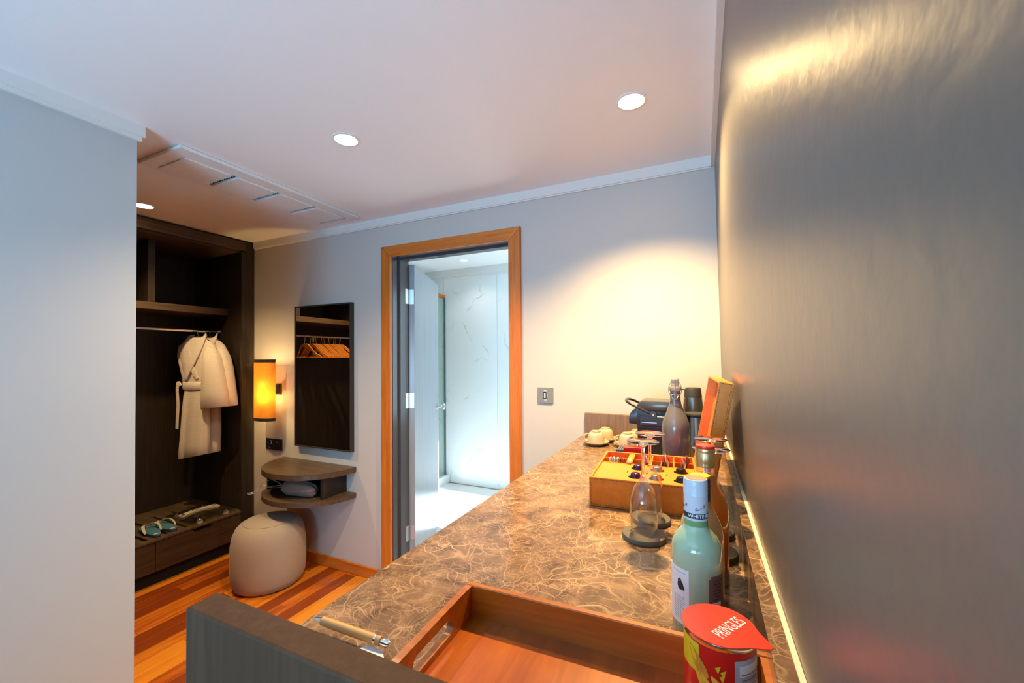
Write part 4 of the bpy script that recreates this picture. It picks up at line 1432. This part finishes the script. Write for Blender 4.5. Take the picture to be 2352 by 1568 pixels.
# paper labels on the body
bm = B(); cyl_patch(bm, R1, math.radians(-172), math.radians(-106), 0.028, 0.106, 16); fl_ = obj('front_label', bm, M_paper, rb, local=True, smooth=40)
bm = B()
for k in range(13):
    cyl_patch(bm, R1 + 0.0004, math.radians(-150 + (k % 2)), math.radians(-116 - (k % 3) * 2), 0.0655 - 0.0026 * k, 0.0661 - 0.0026 * k, 5, th=0.0001)
cyl_patch(bm, R1 + 0.0004, math.radians(-155), math.radians(-114), 0.1002, 0.1008, 5, th=0.0001)
obj('label_print', bm, M_greyink, fl_, local=True)
bm = B()
cs = lambda s0, pts_: cyl_shape(bm, R1, [(s0 + a, b2) for a, b2 in pts_], 0.0008)
for dx, z_, w, h in ((-0.0245, 0.083, 0.0022, 0.0052), (-0.0215, 0.084, 0.0020, 0.0068), (-0.0190, 0.082, 0.0018, 0.0050), (-0.0225, 0.0905, 0.0014, 0.0016), (-0.0250, 0.0885, 0.0012, 0.0015), (-0.0170, 0.079, 0.0014, 0.003), (-0.0222, 0.078, 0.0035, 0.0018)):
    cs(dx, [(w * math.cos(a), z_ + h * math.sin(a)) for a in [2 * PI * i / 10 for i in range(10)]])
obj('label_emblem', bm, M_ink, fl_, local=True)
bm = B(); cyl_patch(bm, R1, math.radians(-62), math.radians(4), 0.040, 0.098, 14); cyl_patch(bm, R1, math.radians(-56), math.radians(-2), 0.098, 0.102, 12); bl = obj('back_label', bm, M_mauve, rb, local=True, smooth=40)
bm = B()
for k in range(7):
    cyl_patch(bm, R1 + 0.0004, math.radians(-52 + (k % 3) * 3), math.radians(-22 - (k % 2) * 6), 0.0945 - 0.0042 * k, 0.0957 - 0.0042 * k, 6, th=0.0001)
obj('label_print', bm, M_ink, bl, local=True)
bm = B(); cyl_patch(bm, R1 + 0.0004, math.radians(-54), math.radians(-26), 0.060, 0.066, 6, th=0.0001); obj('barcode_patch', bm, M_paper, bl, local=True)

pb = thing('spirit_bottle', 'pale yellow spirit bottle with a yellow-topped navy cap', 'bottle', (-0.0062, 0.7465, CT))
bm = B(); lathe(bm, [(0, 0.002), (0.031, 0), (0.0345, 0.004), (0.0345, 0.105), (0.0335, 0.120), (0.029, 0.138), (0.021, 0.155), (0.0155, 0.165), (0.0145, 0.185), (0, 0.185)], 48); obj('bottle_body', bm, M_pale, pb, local=True, smooth=50)
bm = B(); lathe(bm, [(0, 0.168), (0.0152, 0.168), (0.0152, 0.205), (0.0145, 0.2075), (0, 0.2075)], 40); obj('screw_cap', bm, M_navy, pb, local=True, smooth=35)
bm = B(); lathe(bm, [(0, 0.2076), (0.0150, 0.2076), (0.0154, 0.209), (0.0150, 0.2115), (0, 0.2120)], 40); obj('cap_top', bm, M_yelcap, pb, local=True, smooth=35)
bm = B(); cyl_patch(bm, 0.0345, math.radians(-190), math.radians(-120), 0.03, 0.10, 12); obj('front_label', bm, M_yel, pb, local=True)

ab = thing('spirit_bottle', 'amber spirit bottle with a gold cap and red top', 'bottle', (0.0022, 0.838, CT))
bm = B(); lathe(bm, [(0, 0.002), (0.033, 0), (0.0370, 0.004), (0.0370, 0.128), (0.0355, 0.142), (0.029, 0.158), (0.021, 0.170), (0.0165, 0.180), (0.0155, 0.190), (0, 0.190)], 48); obj('bottle_body', bm, M_amber, ab, local=True, smooth=50)
bm = B(); lathe(bm, [(0.0150, 0.188), (0.0165, 0.180), (0.0152, 0.192), (0.0146, 0.206), (0.0136, 0.206), (0.0140, 0.19)], 36, closed=True); obj('clear_neck', bm, M_glass, ab, local=True, smooth=50)
bm = B(); lathe(bm, [(0, 0.204), (0.0165, 0.204), (0.0172, 0.207), (0.0165, 0.210), (0.0172, 0.213), (0.0172, 0.228), (0.0165, 0.2305), (0.0172, 0.232), (0.0164, 0.2375), (0, 0.2375)], 40); obj('screw_cap', bm, M_gold, ab, local=True, smooth=35)
bm = B(); lathe(bm, [(0, 0.2376), (0.0158, 0.2376), (0.0164, 0.2395), (0.0158, 0.2425), (0.0120, 0.2435), (0, 0.2435)], 40); obj('cap_top', bm, M_redcap, ab, local=True, smooth=35)

# ------------------------------------------------------------------ coasters and upturned wine glasses
gp = [(0.0268, 0), (0.0300, 0.03), (0.0312, 0.055), (0.0285, 0.082), (0.0195, 0.105), (0.0090, 0.119), (0.0048, 0.129), (0.0036, 0.145), (0.0034, 0.170), (0.0042, 0.192), (0.0100, 0.2005), (0.0340, 0.2045), (0.0355, 0.2060), (0.0340, 0.2070), (0.0, 0.2080)]
gi = [(0.0, 0.1165), (0.0075, 0.1145), (0.0180, 0.103), (0.0272, 0.081), (0.0300, 0.055), (0.0288, 0.03), (0.0256, 0)]
cprof = [(0, 0), (0.0455, 0), (0.0475, 0.002), (0.0475, 0.0085), (0.0455, 0.0112), (0.0300, 0.0115), (0.0290, 0.0095), (0, 0.0095)]
gl0 = co0 = None
spots = [((-0.124, 0.962), 'grey stone coaster nearest on the counter, under the front wine glass', 'upturned wine glass nearest on the counter, left of the rum bottle', 0),
         ((-0.121, 1.066), 'grey stone coaster against the leather box, left row', 'upturned wine glass just in front of the leather tea box, left row', 0),
         ((0.0135, 0.940), 'dark stone coaster right of the amber bottle, nearer one', 'upturned wine glass standing directly behind the amber bottle', 1),
         ((0.0140, 1.050), 'dark stone coaster behind the amber bottle, farther one', 'upturned wine glass by the open leather lid, right row', 1)]
for i, (xy, lc, lg, dk) in enumerate(spots):
    bm = B(); lathe(bm, cprof, 48)
    c_ = obj('coaster', bm, M_coaster2 if dk else M_coaster, None, local=True, smooth=40)
    c_.location = (xy[0], xy[1], CT)
    MW[c_.name] = Matrix.Translation((xy[0], xy[1], CT))
    tag(c_, lc, 'coaster', 'stone coasters under the wine glasses')
    mtx = Matrix.Translation((xy[0], xy[1], CT + 0.0097))
    if gl0 is None:
        gl0 = thing('wine_glass', lg, 'wine glass', (xy[0], xy[1], CT + 0.0097), 0, 'upturned wine glasses on coasters')
        bm = B(); lathe(bm, gp[:7] + gi, 48, closed=False); bm2 = None
        obj('bowl', bm, M_glass, gl0, local=True, smooth=60)
        bm = B(); lathe(bm, [(0, gp[6][1])] + gp[6:10] + [(0, gp[9][1])], 24); obj('stem', bm, M_solidglass, gl0, local=True, smooth=60)
        bm = B(); lathe(bm, [(0, gp[9][1] + 0.0002)] + [(gp[9][0], gp[9][1] + 0.0002)] + gp[10:], 48); obj('foot', bm, M_solidglass, gl0, local=True, smooth=60)
    else:
        copy_tree(gl0, mtx, label=lg)

# ------------------------------------------------------------------ leather tea box
BX = thing('leather_tea_box', 'stitched tan leather tea box with its lid open against the wall', 'box', (-0.286, 1.112, CT), math.radians(3.5))
BW, BD, BH, BT = 0.278, 0.326, 0.078, 0.007
bm = B(); box(bm, 0, BW, 0, BT, 0, BH, 0.001, 1); obj('front_wall', bm, M_leather, BX, local=True)
bm = B(); box(bm, 0, BW, BD - BT, BD, 0, BH, 0.001, 1); obj('back_wall', bm, M_leather, BX, local=True)
bm = B(); box(bm, 0, BT, BT, BD - BT, 0, BH, 0.001, 1); obj('side_wall', bm, M_leather, BX, local=True)
bm = B(); box(bm, BW - BT, BW, BT, BD - BT, 0, BH, 0.001, 1); obj('side_wall', bm, M_leather, BX, local=True)
bm = B(); box(bm, BT, BW - BT, BT, BD - BT, 0.0, 0.006); obj('box_floor', bm, M_leatherin, BX, local=True)
# capsule board at the front: frame with round holes
BV = 0.185
ht = BH - 0.004
cols = [0.118, 0.172, 0.226]; rws = [0.062, 0.135]
hr = 0.0195
bm = B()
cell = []
xs = [BT, 0.091, 0.145, 0.199, BW - BT]; yy_ = [BT, 0.0985, BV]
box(bm, xs[0], xs[1], yy_[0], yy_[2], ht - 0.004, ht)
for ci in range(3):
    for ri in range(2):
        x0, x1 = xs[ci + 1], xs[ci + 2]; y0, y1 = yy_[ri], yy_[ri + 1]
        cx, cy = cols[ci], rws[ri]
        cx = (x0 + x1) / 2; cy = (y0 + y1) / 2
        cell.append((cx, cy))
        n = 32
        ro = []
        for zz in (ht - 0.004, ht):
            o_, h_ = [], []
            for i in range(n):
                a = 2 * PI * i / n + PI / n
                c1, s1 = math.cos(a), math.sin(a)
                s = min((x1 - x0) / 2 / max(abs(c1), 1e-6), (y1 - y0) / 2 / max(abs(s1), 1e-6))
                o_.append(bm.verts.new((cx + s * c1, cy + s * s1, zz))); h_.append(bm.verts.new((cx + hr * c1, cy + hr * s1, zz)))
            ro.append((o_, h_))
        for i in range(n):
            j = (i + 1) % n
            for o_, h_ in ro:
                bm.faces.new((o_[i], o_[j], h_[j], h_[i]))
            bm.faces.new((ro[0][1][i], ro[0][1][j], ro[1][1][j], ro[1][1][i]))
obj('capsule_board', bm, M_leatherboard, BX, local=True)
bm = B(); box(bm, BT, BW - BT, BV, BV + 0.004, 0.006, BH - 0.003); obj('partition', bm, M_leatherboard, BX, local=True)
bm = B(); box(bm, BT, BW - BT, 0.246, 0.250, 0.006, BH - 0.003); obj('partition', bm, M_leatherboard, BX, local=True)
for xx, w in ((0.078, 0.018), (0.150, 0.004), (0.214, 0.004)):
    bm = B(); box(bm, xx, xx + w, BV + 0.004, 0.246, 0.006, BH - 0.003); obj('partition', bm, M_leatherboard, BX, local=True)
    bm = B(); box(bm, xx, xx + w, 0.250, BD - BT, 0.006, BH - 0.003); obj('partition', bm, M_leatherboard, BX, local=True)


def stitches(parent, p0, p1, nrm, M=None, step=0.0075, ln=0.0045):
    p0, p1 = Vector(p0), Vector(p1)
    d = p1 - p0; L_ = d.length; d.normalize()
    b = B()
    k = int(L_ / step)
    for i in range(k):
        c = p0 + d * (step * (i + 0.5))
        s = d.cross(Vector(nrm)).normalized()
        fr = Matrix((d, s, Vector(nrm))).transposed().to_4x4()
        xbox(b, ln, 0.0012, 0.0008, Matrix.Translation(c) @ fr)
    if M is not None:
        b.transform(M)
    return b


bm = B()
for a, b_ in (((0.004, 0, BH - 0.005), (BW - 0.004, 0, BH - 0.005)), ((0.004, 0, 0.005), (BW - 0.004, 0, 0.005)), ((0.005, 0, 0.006), (0.005, 0, BH - 0.006))):
    join(bm, stitches(None, a, b_, (0, -1, 0)))
obj('stitching', bm, M_stitch, BX, local=True)
# lid: shallow tray standing on its hinge edge, leaning on the wall
LL, LTH = 0.268, 0.034
LMx = Matrix.Translation((BW - 0.001, 0.0, BH + 0.001)) @ Matrix.Rotation(math.radians(10.0), 4, 'Y')
# lid local: x = thickness (0 inner rim .. LTH outer panel), y = box depth, z = up along the lid
bm = B(); box(bm, LTH - 0.006, LTH, 0, BD, 0, LL, 0.001, 1); bm.transform(LMx); lidp = obj('lid', bm, M_leather, BX, local=True)


def lidpart(name, dims, mat):
    b = B(); box(b, *dims, 0.0008, 1); b.transform(LMx); return obj(name, b, mat, lidp, local=True)


lidpart('lid_wall', (0, LTH - 0.006, 0, 0.006, 0, LL), M_leather)
lidpart('lid_wall', (0, LTH - 0.006, BD - 0.006, BD, 0, LL), M_leather)
lidpart('lid_wall', (0, LTH - 0.006, 0.006, BD - 0.006, LL - 0.006, LL), M_leather)
lidpart('lid_wall', (0, LTH - 0.006, 0.006, BD - 0.006, 0, 0.006), M_leather)
lidpart('lid_lining', (LTH - 0.0085, LTH - 0.006, 0.006, BD - 0.006, 0.006, LL - 0.006), M_leatherin)
bm = B()
for a, b_ in (((0.003, 0, 0.004), (0.003, 0, LL - 0.003)), ((LTH - 0.003, 0, 0.004), (LTH - 0.003, 0, LL - 0.003)), ((0.004, 0, LL - 0.003), (LTH - 0.004, 0, LL - 0.003))):
    join(bm, stitches(None, a, b_, (0, -1, 0)))
bm.transform(LMx); obj('stitching', bm, M_stitch, lidp, local=True)


BXM = wm(BX)


def inbox(x, y, z):
    return BXM @ Vector((x, y, z))


# capsules
M_cap = {'purple': plain('purple_foil', (0.060, 0.020, 0.065), rough=0.25, metal=0.7), 'grey': plain('grey_foil', (0.28, 0.23, 0.21), rough=0.3, metal=0.8), 'black': plain('black_foil', (0.018, 0.015, 0.014), rough=0.2, metal=0.6)}
cname = ['purple', 'grey', 'black']
for k, (cx, cy) in enumerate(cell):
    col = cname[k // 2]
    row = 'front' if k % 2 == 0 else 'back'
    p = inbox(cx, cy, BH - 0.0105)
    c_ = thing('coffee_capsule', f'{col} coffee capsule in the {row} row of holes of the leather box', 'coffee capsule', p, 0, 'coffee capsules in the leather box')
    bm = B(); lathe(bm, [(0.0150, -0.004), (0.0180, 0.0005), (0.0182, 0.0012), (0.0168, 0.0022), (0.0152, 0.0035), (0.0128, 0.0155), (0.0100, 0.0185), (0.0035, 0.0200), (0, 0.0192)], 28)
    obj('capsule_shell', bm, M_cap[col], c_, local=True, smooth=40)
    bm = B(); lathe(bm, [(0, 0.0205), (0.0034, 0.0203), (0.0040, 0.0196)], 12); obj('capsule_nub', bm, M_cap[col], c_, local=True, smooth=40)

# sachets, stirrers and tea bags standing in the compartments
M_sach = plain('white_sachet_paper', (0.78, 0.74, 0.66), rough=0.5)
M_sachr = plain('red_sachet_paper', (0.50, 0.05, 0.02), rough=0.4)
M_sachb = plain('brown_sachet_paper', (0.40, 0.14, 0.04), rough=0.5)
M_tea = plain('dark_tea_sachet', (0.16, 0.03, 0.045), rough=0.3)
M_foil = plain('silver_tea_sachet', (0.60, 0.55, 0.55), rough=0.25, metal=0.5)


def sachet(name, label, cat, x, y, w, h, tilt, lean, mats, group):
    p = inbox(x, y, 0.0065)
    t = thing(name, label, cat, p, math.radians(3.5) + tilt, group)
    th = 0.0016
    n = 7
    bm = B()
    rows = []
    for i in range(n):
        a = i / (n - 1)
        zz = h * a
        off = lean * a
        t_ = 0.0004 + th * math.sin(PI * a)
        ww = w / 2 * (0.97 + 0.03 * math.sin(a * 9))
        rows.append([bm.verts.new((off - t_, -ww, zz)), bm.verts.new((off - t_ * 1.4, 0, zz)), bm.verts.new((off - t_, ww, zz)), bm.verts.new((off + t_, ww, zz)), bm.verts.new((off + t_ * 1.4, 0, zz)), bm.verts.new((off + t_, -ww, zz))])
    for a_, c_ in zip(rows[:-1], rows[1:]):
        for j in range(6):
            bm.faces.new((a_[j], a_[(j + 1) % 6], c_[(j + 1) % 6], c_[j]))
    bm.faces.new(rows[0]); bm.faces.new(rows[-1][::-1])
    obj('sachet_body', bm, mats[0], t, local=True, smooth=50)
    bm = B(); box(bm, lean * 0.97 - 0.0012, lean * 0.97 + 0.0012, -w / 2, w / 2, h * 0.90, h + 0.003); obj('crimped_end', bm, mats[1], t, local=True)
    return t


for i in range(5):
    sachet('sugar_sachet', f'white paper sugar sachet, {ORD[i]} from the left in the leather box', 'sugar sachet', 0.018 + 0.0062 * i, 0.214, 0.024, 0.074, 0.1 * (i % 3 - 1), 0.010 + 0.002 * (i % 2), (M_sach, M_sach), 'sugar sachets in the leather box')
for i in range(4):
    sachet('brown_sugar_sachet', f'reddish brown sugar sachet, {ORD[i]} to the right of the white sachets', 'sugar sachet', 0.0495 + 0.0056 * i, 0.214, 0.024, 0.073, 0.08 * (i % 2), 0.009, (M_sachb, M_sachr if i % 2 else M_sachb), 'brown sugar sachets in the leather box')
for i in range(3):
    sachet('tea_bag', f'{("silver", "dark red", "silver")[i]} tea sachet standing in the middle compartment, {ORD[i]} from the left', 'tea sachet', 0.166 + 0.009 * i, 0.216, 0.048, 0.086 + 0.008 * (i == 1), 0.06 * i, 0.018, ((M_foil, M_tea, M_foil)[i], (M_tea, M_foil, M_tea)[i]), 'tea sachets in the middle compartment')
for i in range(3):
    sachet('tea_bag', f'{("dark red", "silver", "dark red")[i]} tea sachet in the compartment by the lid, {ORD[i]} from the left', 'tea sachet', 0.226 + 0.008 * i, 0.212, 0.046, 0.088 + 0.006 * (i == 2), 0.08 * i, 0.014, ((M_tea, M_foil, M_tea)[i], (M_foil, M_tea, M_tea)[i]), 'tea sachets in the right compartment')
sachet('tea_bag', 'single tea sachet standing in the compartment behind the wine glass stems', 'tea sachet', 0.118, 0.216, 0.044, 0.082, 0.15, 0.02, (M_tea, M_foil), 'tea sachet behind the stems')
st = thing('stirrer_bundle', 'steel-tipped wooden stirrer on the wide partition of the leather box', 'stirrer', inbox(0.087, 0.192, BH - 0.003), math.radians(3.5))
bm = B(); box(bm, -0.006, 0.006, 0.0, 0.052, 0.0, 0.003, 0.001, 1); obj('stirrer_handle', bm, plain('pale_stirrer_wood', (0.62, 0.36, 0.13), rough=0.5), st, local=True)
bm = B(); prism(bm, disc_pts(0, -0.004, 0.0085, 0.0065, 16), 0.0, 0.004, 0.0012); obj('stirrer_tip', bm, M_darksteel, st, local=True, smooth=40)

# red carton behind the glasses
rc = thing('snack_carton', 'small red and white carton behind the wine glass stems', 'carton', (-0.228, 1.505, CT), math.radians(6))
bm = B(); box(bm, -0.032, 0.032, -0.014, 0.014, 0, 0.085, 0.001, 1); obj('carton_body', bm, M_red, rc, local=True)
bm = B(); box(bm, -0.027, 0.027, -0.0144, -0.014, 0.015, 0.062); obj('carton_panel', bm, M_paper, rc, local=True)

# ------------------------------------------------------------------ swing-top water bottle
wbt = thing('water_bottle', 'smoky grey swing-top glass water bottle behind the tea box', 'bottle', (-0.0895, 1.560, CT))
M_smoke = plain('smoky_grey_glass', (0.135, 0.135, 0.138), rough=0.22, var=0.05, spec=0.8, coat=0.5)
BR = 0.0465
bm = B(); lathe(bm, [(0, 0.001), (BR - 0.005, 0), (BR, 0.006), (BR, 0.150), (BR - 0.002, 0.170), (BR - 0.009, 0.192), (BR - 0.019, 0.215), (0.0205, 0.235), (0.0175, 0.252), (0.0168, 0.282), (0, 0.282)], 48); obj('bottle_body', bm, M_smoke, wbt, local=True, smooth=50)
bm = B(); lathe(bm, [(0, 0.281), (0.0170, 0.281), (0.0195, 0.284), (0.0195, 0.296), (0.0175, 0.299), (0, 0.299)], 36); obj('neck_lip', bm, plain('clear_lip', (0.50, 0.46, 0.38), rough=0.08, trans=0.5), wbt, local=True, smooth=40)
bm = B(); lathe(bm, [(0, 0.299), (0.013, 0.299), (0.0145, 0.304), (0.0120, 0.310), (0.0135, 0.316), (0.0145, 0.322), (0.0130, 0.326), (0, 0.327)], 28); obj('stopper', bm, plain('clear_stopper', (0.62, 0.58, 0.48), rough=0.12, trans=0.4), wbt, local=True, smooth=40)
bm = B()
for s in (-1, 1):
    tube(bm, spline([(0.0145 * s, -0.004, 0.312), (0.0205 * s, -0.006, 0.296), (0.0200 * s, -0.012, 0.276), (0.0080 * s, -0.0215, 0.268)], 6), 0.0013, 6)
tube(bm, [(0.0178 * math.cos(2 * PI * i / 28), 0.0178 * math.sin(2 * PI * i / 28), 0.270) for i in range(28)], 0.0013, 6, closed=True)
tube(bm, [(0.0180 * math.cos(2 * PI * i / 28), 0.0180 * math.sin(2 * PI * i / 28), 0.284) for i in range(28)], 0.0013, 6, closed=True)
tube(bm, spline([(0.0, -0.0135, 0.322), (0.001, -0.019, 0.300), (0.0, -0.0205, 0.275), (-0.002, -0.020, 0.262)], 6), 0.0013, 6)
tube(bm, spline([(-0.012, -0.0165, 0.270), (-0.006, -0.022, 0.256), (0.006, -0.022, 0.256), (0.012, -0.0165, 0.270)], 6), 0.0013, 6)
obj('wire_clasp', bm, M_chrome, wbt, local=True, smooth=50)

# ------------------------------------------------------------------ coffee machine
cm = thing('coffee_machine', 'black capsule coffee machine with its lever raised', 'coffee machine', (-0.16, 1.75, CT))
YA, YB_ = 1.69, 1.808
pts = [(-0.236, CT + 0.004), (-0.085, CT + 0.004), (-0.080, CT + 0.18), (-0.085, CT + 0.212), (-0.098, CT + 0.226), (-0.226, CT + 0.226), (-0.238, CT + 0.214), (-0.240, CT + 0.19)]
bm = B(); prism_xz(bm, pts, YA, YB_, 0.004); obj('machine_body', bm, M_bluegrey, cm, smooth=35)
bm = B(); prism_xz(bm, [(-0.232, CT + 0.190), (-0.092, CT + 0.190), (-0.090, CT + 0.212), (-0.100, CT + 0.2285), (-0.224, CT + 0.2285), (-0.236, CT + 0.212)], YA - 0.004, YB_ + 0.004, 0.004); obj('top_cover', bm, plain('charcoal_gloss', (0.075, 0.068, 0.058), rough=0.22, metal=0.3), cm, smooth=35)
bm = B()
hpts = [(-0.238, CT + 0.130)] + [(-0.238 - 0.036 * math.sin(a), CT + 0.142 + 0.048 * (1 - (1 - math.cos(a)))) for a in [PI / 2 * k / 8 for k in range(8, -1, -1)]][::1]
hpts = [(-0.274, CT + 0.134), (-0.238, CT + 0.130), (-0.238, CT + 0.196)] + [(-0.238 - 0.036 * math.sin(PI / 2 * k / 8), CT + 0.150 + 0.046 * math.cos(PI / 2 * k / 8)) for k in range(1, 9)]
prism_xz(bm, hpts, YA + 0.022, YB_ - 0.022, 0.003); obj('brew_head', bm, M_bluegrey, cm, smooth=35)
bm = B(); box(bm, -0.228, -0.092, YA - 0.0035, YA + 0.002, CT + 0.132, CT + 0.170, 0.001, 1); obj('side_recess', bm, M_black, cm)
bm = B(); box(bm, -0.222, -0.165, YA - 0.0050, YA - 0.0034, CT + 0.144, CT + 0.1465); obj('chrome_strip', bm, M_steel, cm)
for zz in (0.104, 0.114, 0.124):
    bm = B(); box(bm, -0.234, -0.09, YA - 0.0025, YA + 0.001, CT + zz, CT + zz + 0.004); obj('side_rib', bm, M_black, cm)
lev = spline([(-0.177, YA - 0.008, CT + 0.178), (-0.205, YA - 0.008, CT + 0.190), (-0.245, YA - 0.006, CT + 0.207), (-0.278, YA + 0.010, CT + 0.222), (-0.288, YA + 0.059, CT + 0.227), (-0.278, YB_ - 0.010, CT + 0.222), (-0.245, YB_ + 0.006, CT + 0.207), (-0.205, YB_ + 0.008, CT + 0.190), (-0.177, YB_ + 0.008, CT + 0.178)], 8)
bm = B(); tube(bm, lev, 0.0052, 10); lv = obj('lever', bm, M_black, cm, smooth=50)
for yy, s in ((YA - 0.016, 1), (YB_ + 0.016, -1)):
    bm = B(); lathe(bm, [(0, 0), (0.004, 0), (0.005, 0.001), (0.0125, 0.001), (0.0135, 0.003), (0.0135, 0.016), (0, 0.016)], 24); bm.transform(Matrix.Translation((-0.176, yy, CT + 0.177)) @ Matrix.Rotation(-PI / 2 * s, 4, 'X')); obj('pivot', bm, M_black, lv, smooth=40)
bm = B(); lathe(bm, [(0, 0), (0.0036, 0), (0.0036, 0.002), (0, 0.002)], 16); bm.transform(Matrix.Translation((-0.176, YA - 0.0175, CT + 0.177)) @ Matrix.Rotation(-PI / 2, 4, 'X')); obj('pivot_screw', bm, M_chrome, lv, smooth=40)
bm = B(); box(bm, -0.325, -0.236, YA + 0.008, YB_ - 0.008, CT + 0.001, CT + 0.026, 0.004, 2); dt = obj('drip_tray', bm, M_black, cm)
bm = B()
for k in range(9):
    box(bm, -0.320 + 0.0095 * k, -0.316 + 0.0095 * k, YA + 0.012, YB_ - 0.012, CT + 0.026, CT + 0.0285)
for k in range(8):
    yk = YA + 0.014 + 0.0118 * k
    box(bm, -0.320, -0.238, yk, yk + 0.003, CT + 0.0258, CT + 0.0280)
obj('drip_grid', bm, M_steel, dt)
bm = B(); box(bm, -0.105, -0.082, YA + 0.01, YB_ - 0.01, CT + 0.004, CT + 0.19, 0.003, 1); obj('water_tank', bm, M_smoke, cm)


# ------------------------------------------------------------------ cups upturned on saucers
cupp = [(0.0185, 0.058), (0.0205, 0.0575), (0.0210, 0.0545), (0.0195, 0.053), (0.0290, 0.049), (0.0345, 0.040), (0.0375, 0.025), (0.0385, 0.004), (0.0380, 0.0), (0.0362, 0.0), (0.0355, 0.024), (0.0325, 0.038), (0.027, 0.046), (0, 0.050)]
saup = [(0, 0.001), (0.030, 0.0), (0.034, 0.002), (0.052, 0.011), (0.0600, 0.0165), (0.0605, 0.018), (0.0590, 0.0185), (0.050, 0.0135), (0.033, 0.0058), (0, 0.0050)]
cups = [((-0.4480, 1.872), 200, 'cream coffee cup upturned on the left saucer nearest the camera', 'cream saucer nearest the camera, left pair'),
        ((-0.4260, 1.972), 70, 'cream coffee cup upturned on the saucer against the wooden end board', 'cream saucer against the end board, left pair'),
        ((-0.3080, 1.880), 195, 'cream coffee cup upturned behind the drip tray of the coffee machine', 'cream saucer behind the drip tray of the coffee machine'),
        ((-0.2800, 1.974), 195, 'cream coffee cup upturned behind the coffee machine, partly hidden', 'cream saucer behind the coffee machine, partly hidden')]
cup0 = None
for i, ((cx, cy), ang, lc, ls) in enumerate(cups):
    bm = B(); lathe(bm, saup, 48)
    s_ = obj('saucer', bm, M_ceramic, None, local=True, smooth=45); s_.location = (cx, cy, CT); MW[s_.name] = Matrix.Translation((cx, cy, CT)); tag(s_, ls, 'saucer', 'saucers by the coffee machine')
    mtx = Matrix.Translation((cx, cy, CT + 0.0075)) @ Matrix.Rotation(math.radians(ang), 4, 'Z')
    if cup0 is None:
        cup0 = thing('coffee_cup', lc, 'cup', (cx, cy, CT + 0.0075), math.radians(ang), 'upturned coffee cups')
        bm = B(); lathe(bm, [(0, 0.054)] + cupp, 48); obj('cup_body', bm, M_ceramic, cup0, local=True, smooth=45)
        bm = B(); tube(bm, spline([(0.033, 0, 0.044), (0.046, 0, 0.041), (0.053, 0, 0.028), (0.050, 0, 0.014), (0.037, 0, 0.009)], 6), 0.0036, 8); obj('cup_handle', bm, M_ceramic, cup0, local=True, smooth=50)
    else:
        copy_tree(cup0, mtx, label=lc)

# ------------------------------------------------------------------ canister and flask behind the bottle
cs_ = thing('canister', 'steel canister with a flat dark lid right of the water bottle', 'canister', (-0.026, 1.745, CT))
bm = B(); lathe(bm, [(0, 0), (0.036, 0), (0.038, 0.003), (0.038, 0.075), (0.0365, 0.078), (0.0365, 0.168), (0.035, 0.172), (0, 0.172)], 44); obj('canister_body', bm, M_darksteel, cs_, local=True, smooth=40)
bm = B(); lathe(bm, [(0, 0.172), (0.0400, 0.172), (0.0415, 0.175), (0.0415, 0.181), (0.0400, 0.184), (0.012, 0.187), (0, 0.187)], 44); obj('canister_lid', bm, M_blackm, cs_, local=True, smooth=40)
fk = thing('vacuum_flask', 'steel vacuum flask with a dark collar behind the canister', 'flask', (-0.040, 1.925, CT))
bm = B(); lathe(bm, [(0, 0), (0.048, 0), (0.050, 0.004), (0.047, 0.10), (0.040, 0.19), (0.0355, 0.228), (0, 0.228)], 44); obj('flask_body', bm, M_darksteel, fk, local=True, smooth=40)
bm = B(); lathe(bm, [(0, 0.228), (0.0358, 0.228), (0.0325, 0.262), (0.0300, 0.268), (0, 0.270)], 44); obj('flask_collar', bm, M_blackm, fk, local=True, smooth=40)
bm = B(); tube(bm, spline([(-0.030, -0.004, 0.262), (-0.046, -0.006, 0.262), (-0.060, -0.008, 0.245), (-0.062, -0.008, 0.20), (-0.056, -0.006, 0.15), (-0.044, -0.003, 0.13)], 6), 0.006, 8); obj('flask_handle', bm, M_steel, fk, local=True, smooth=50)
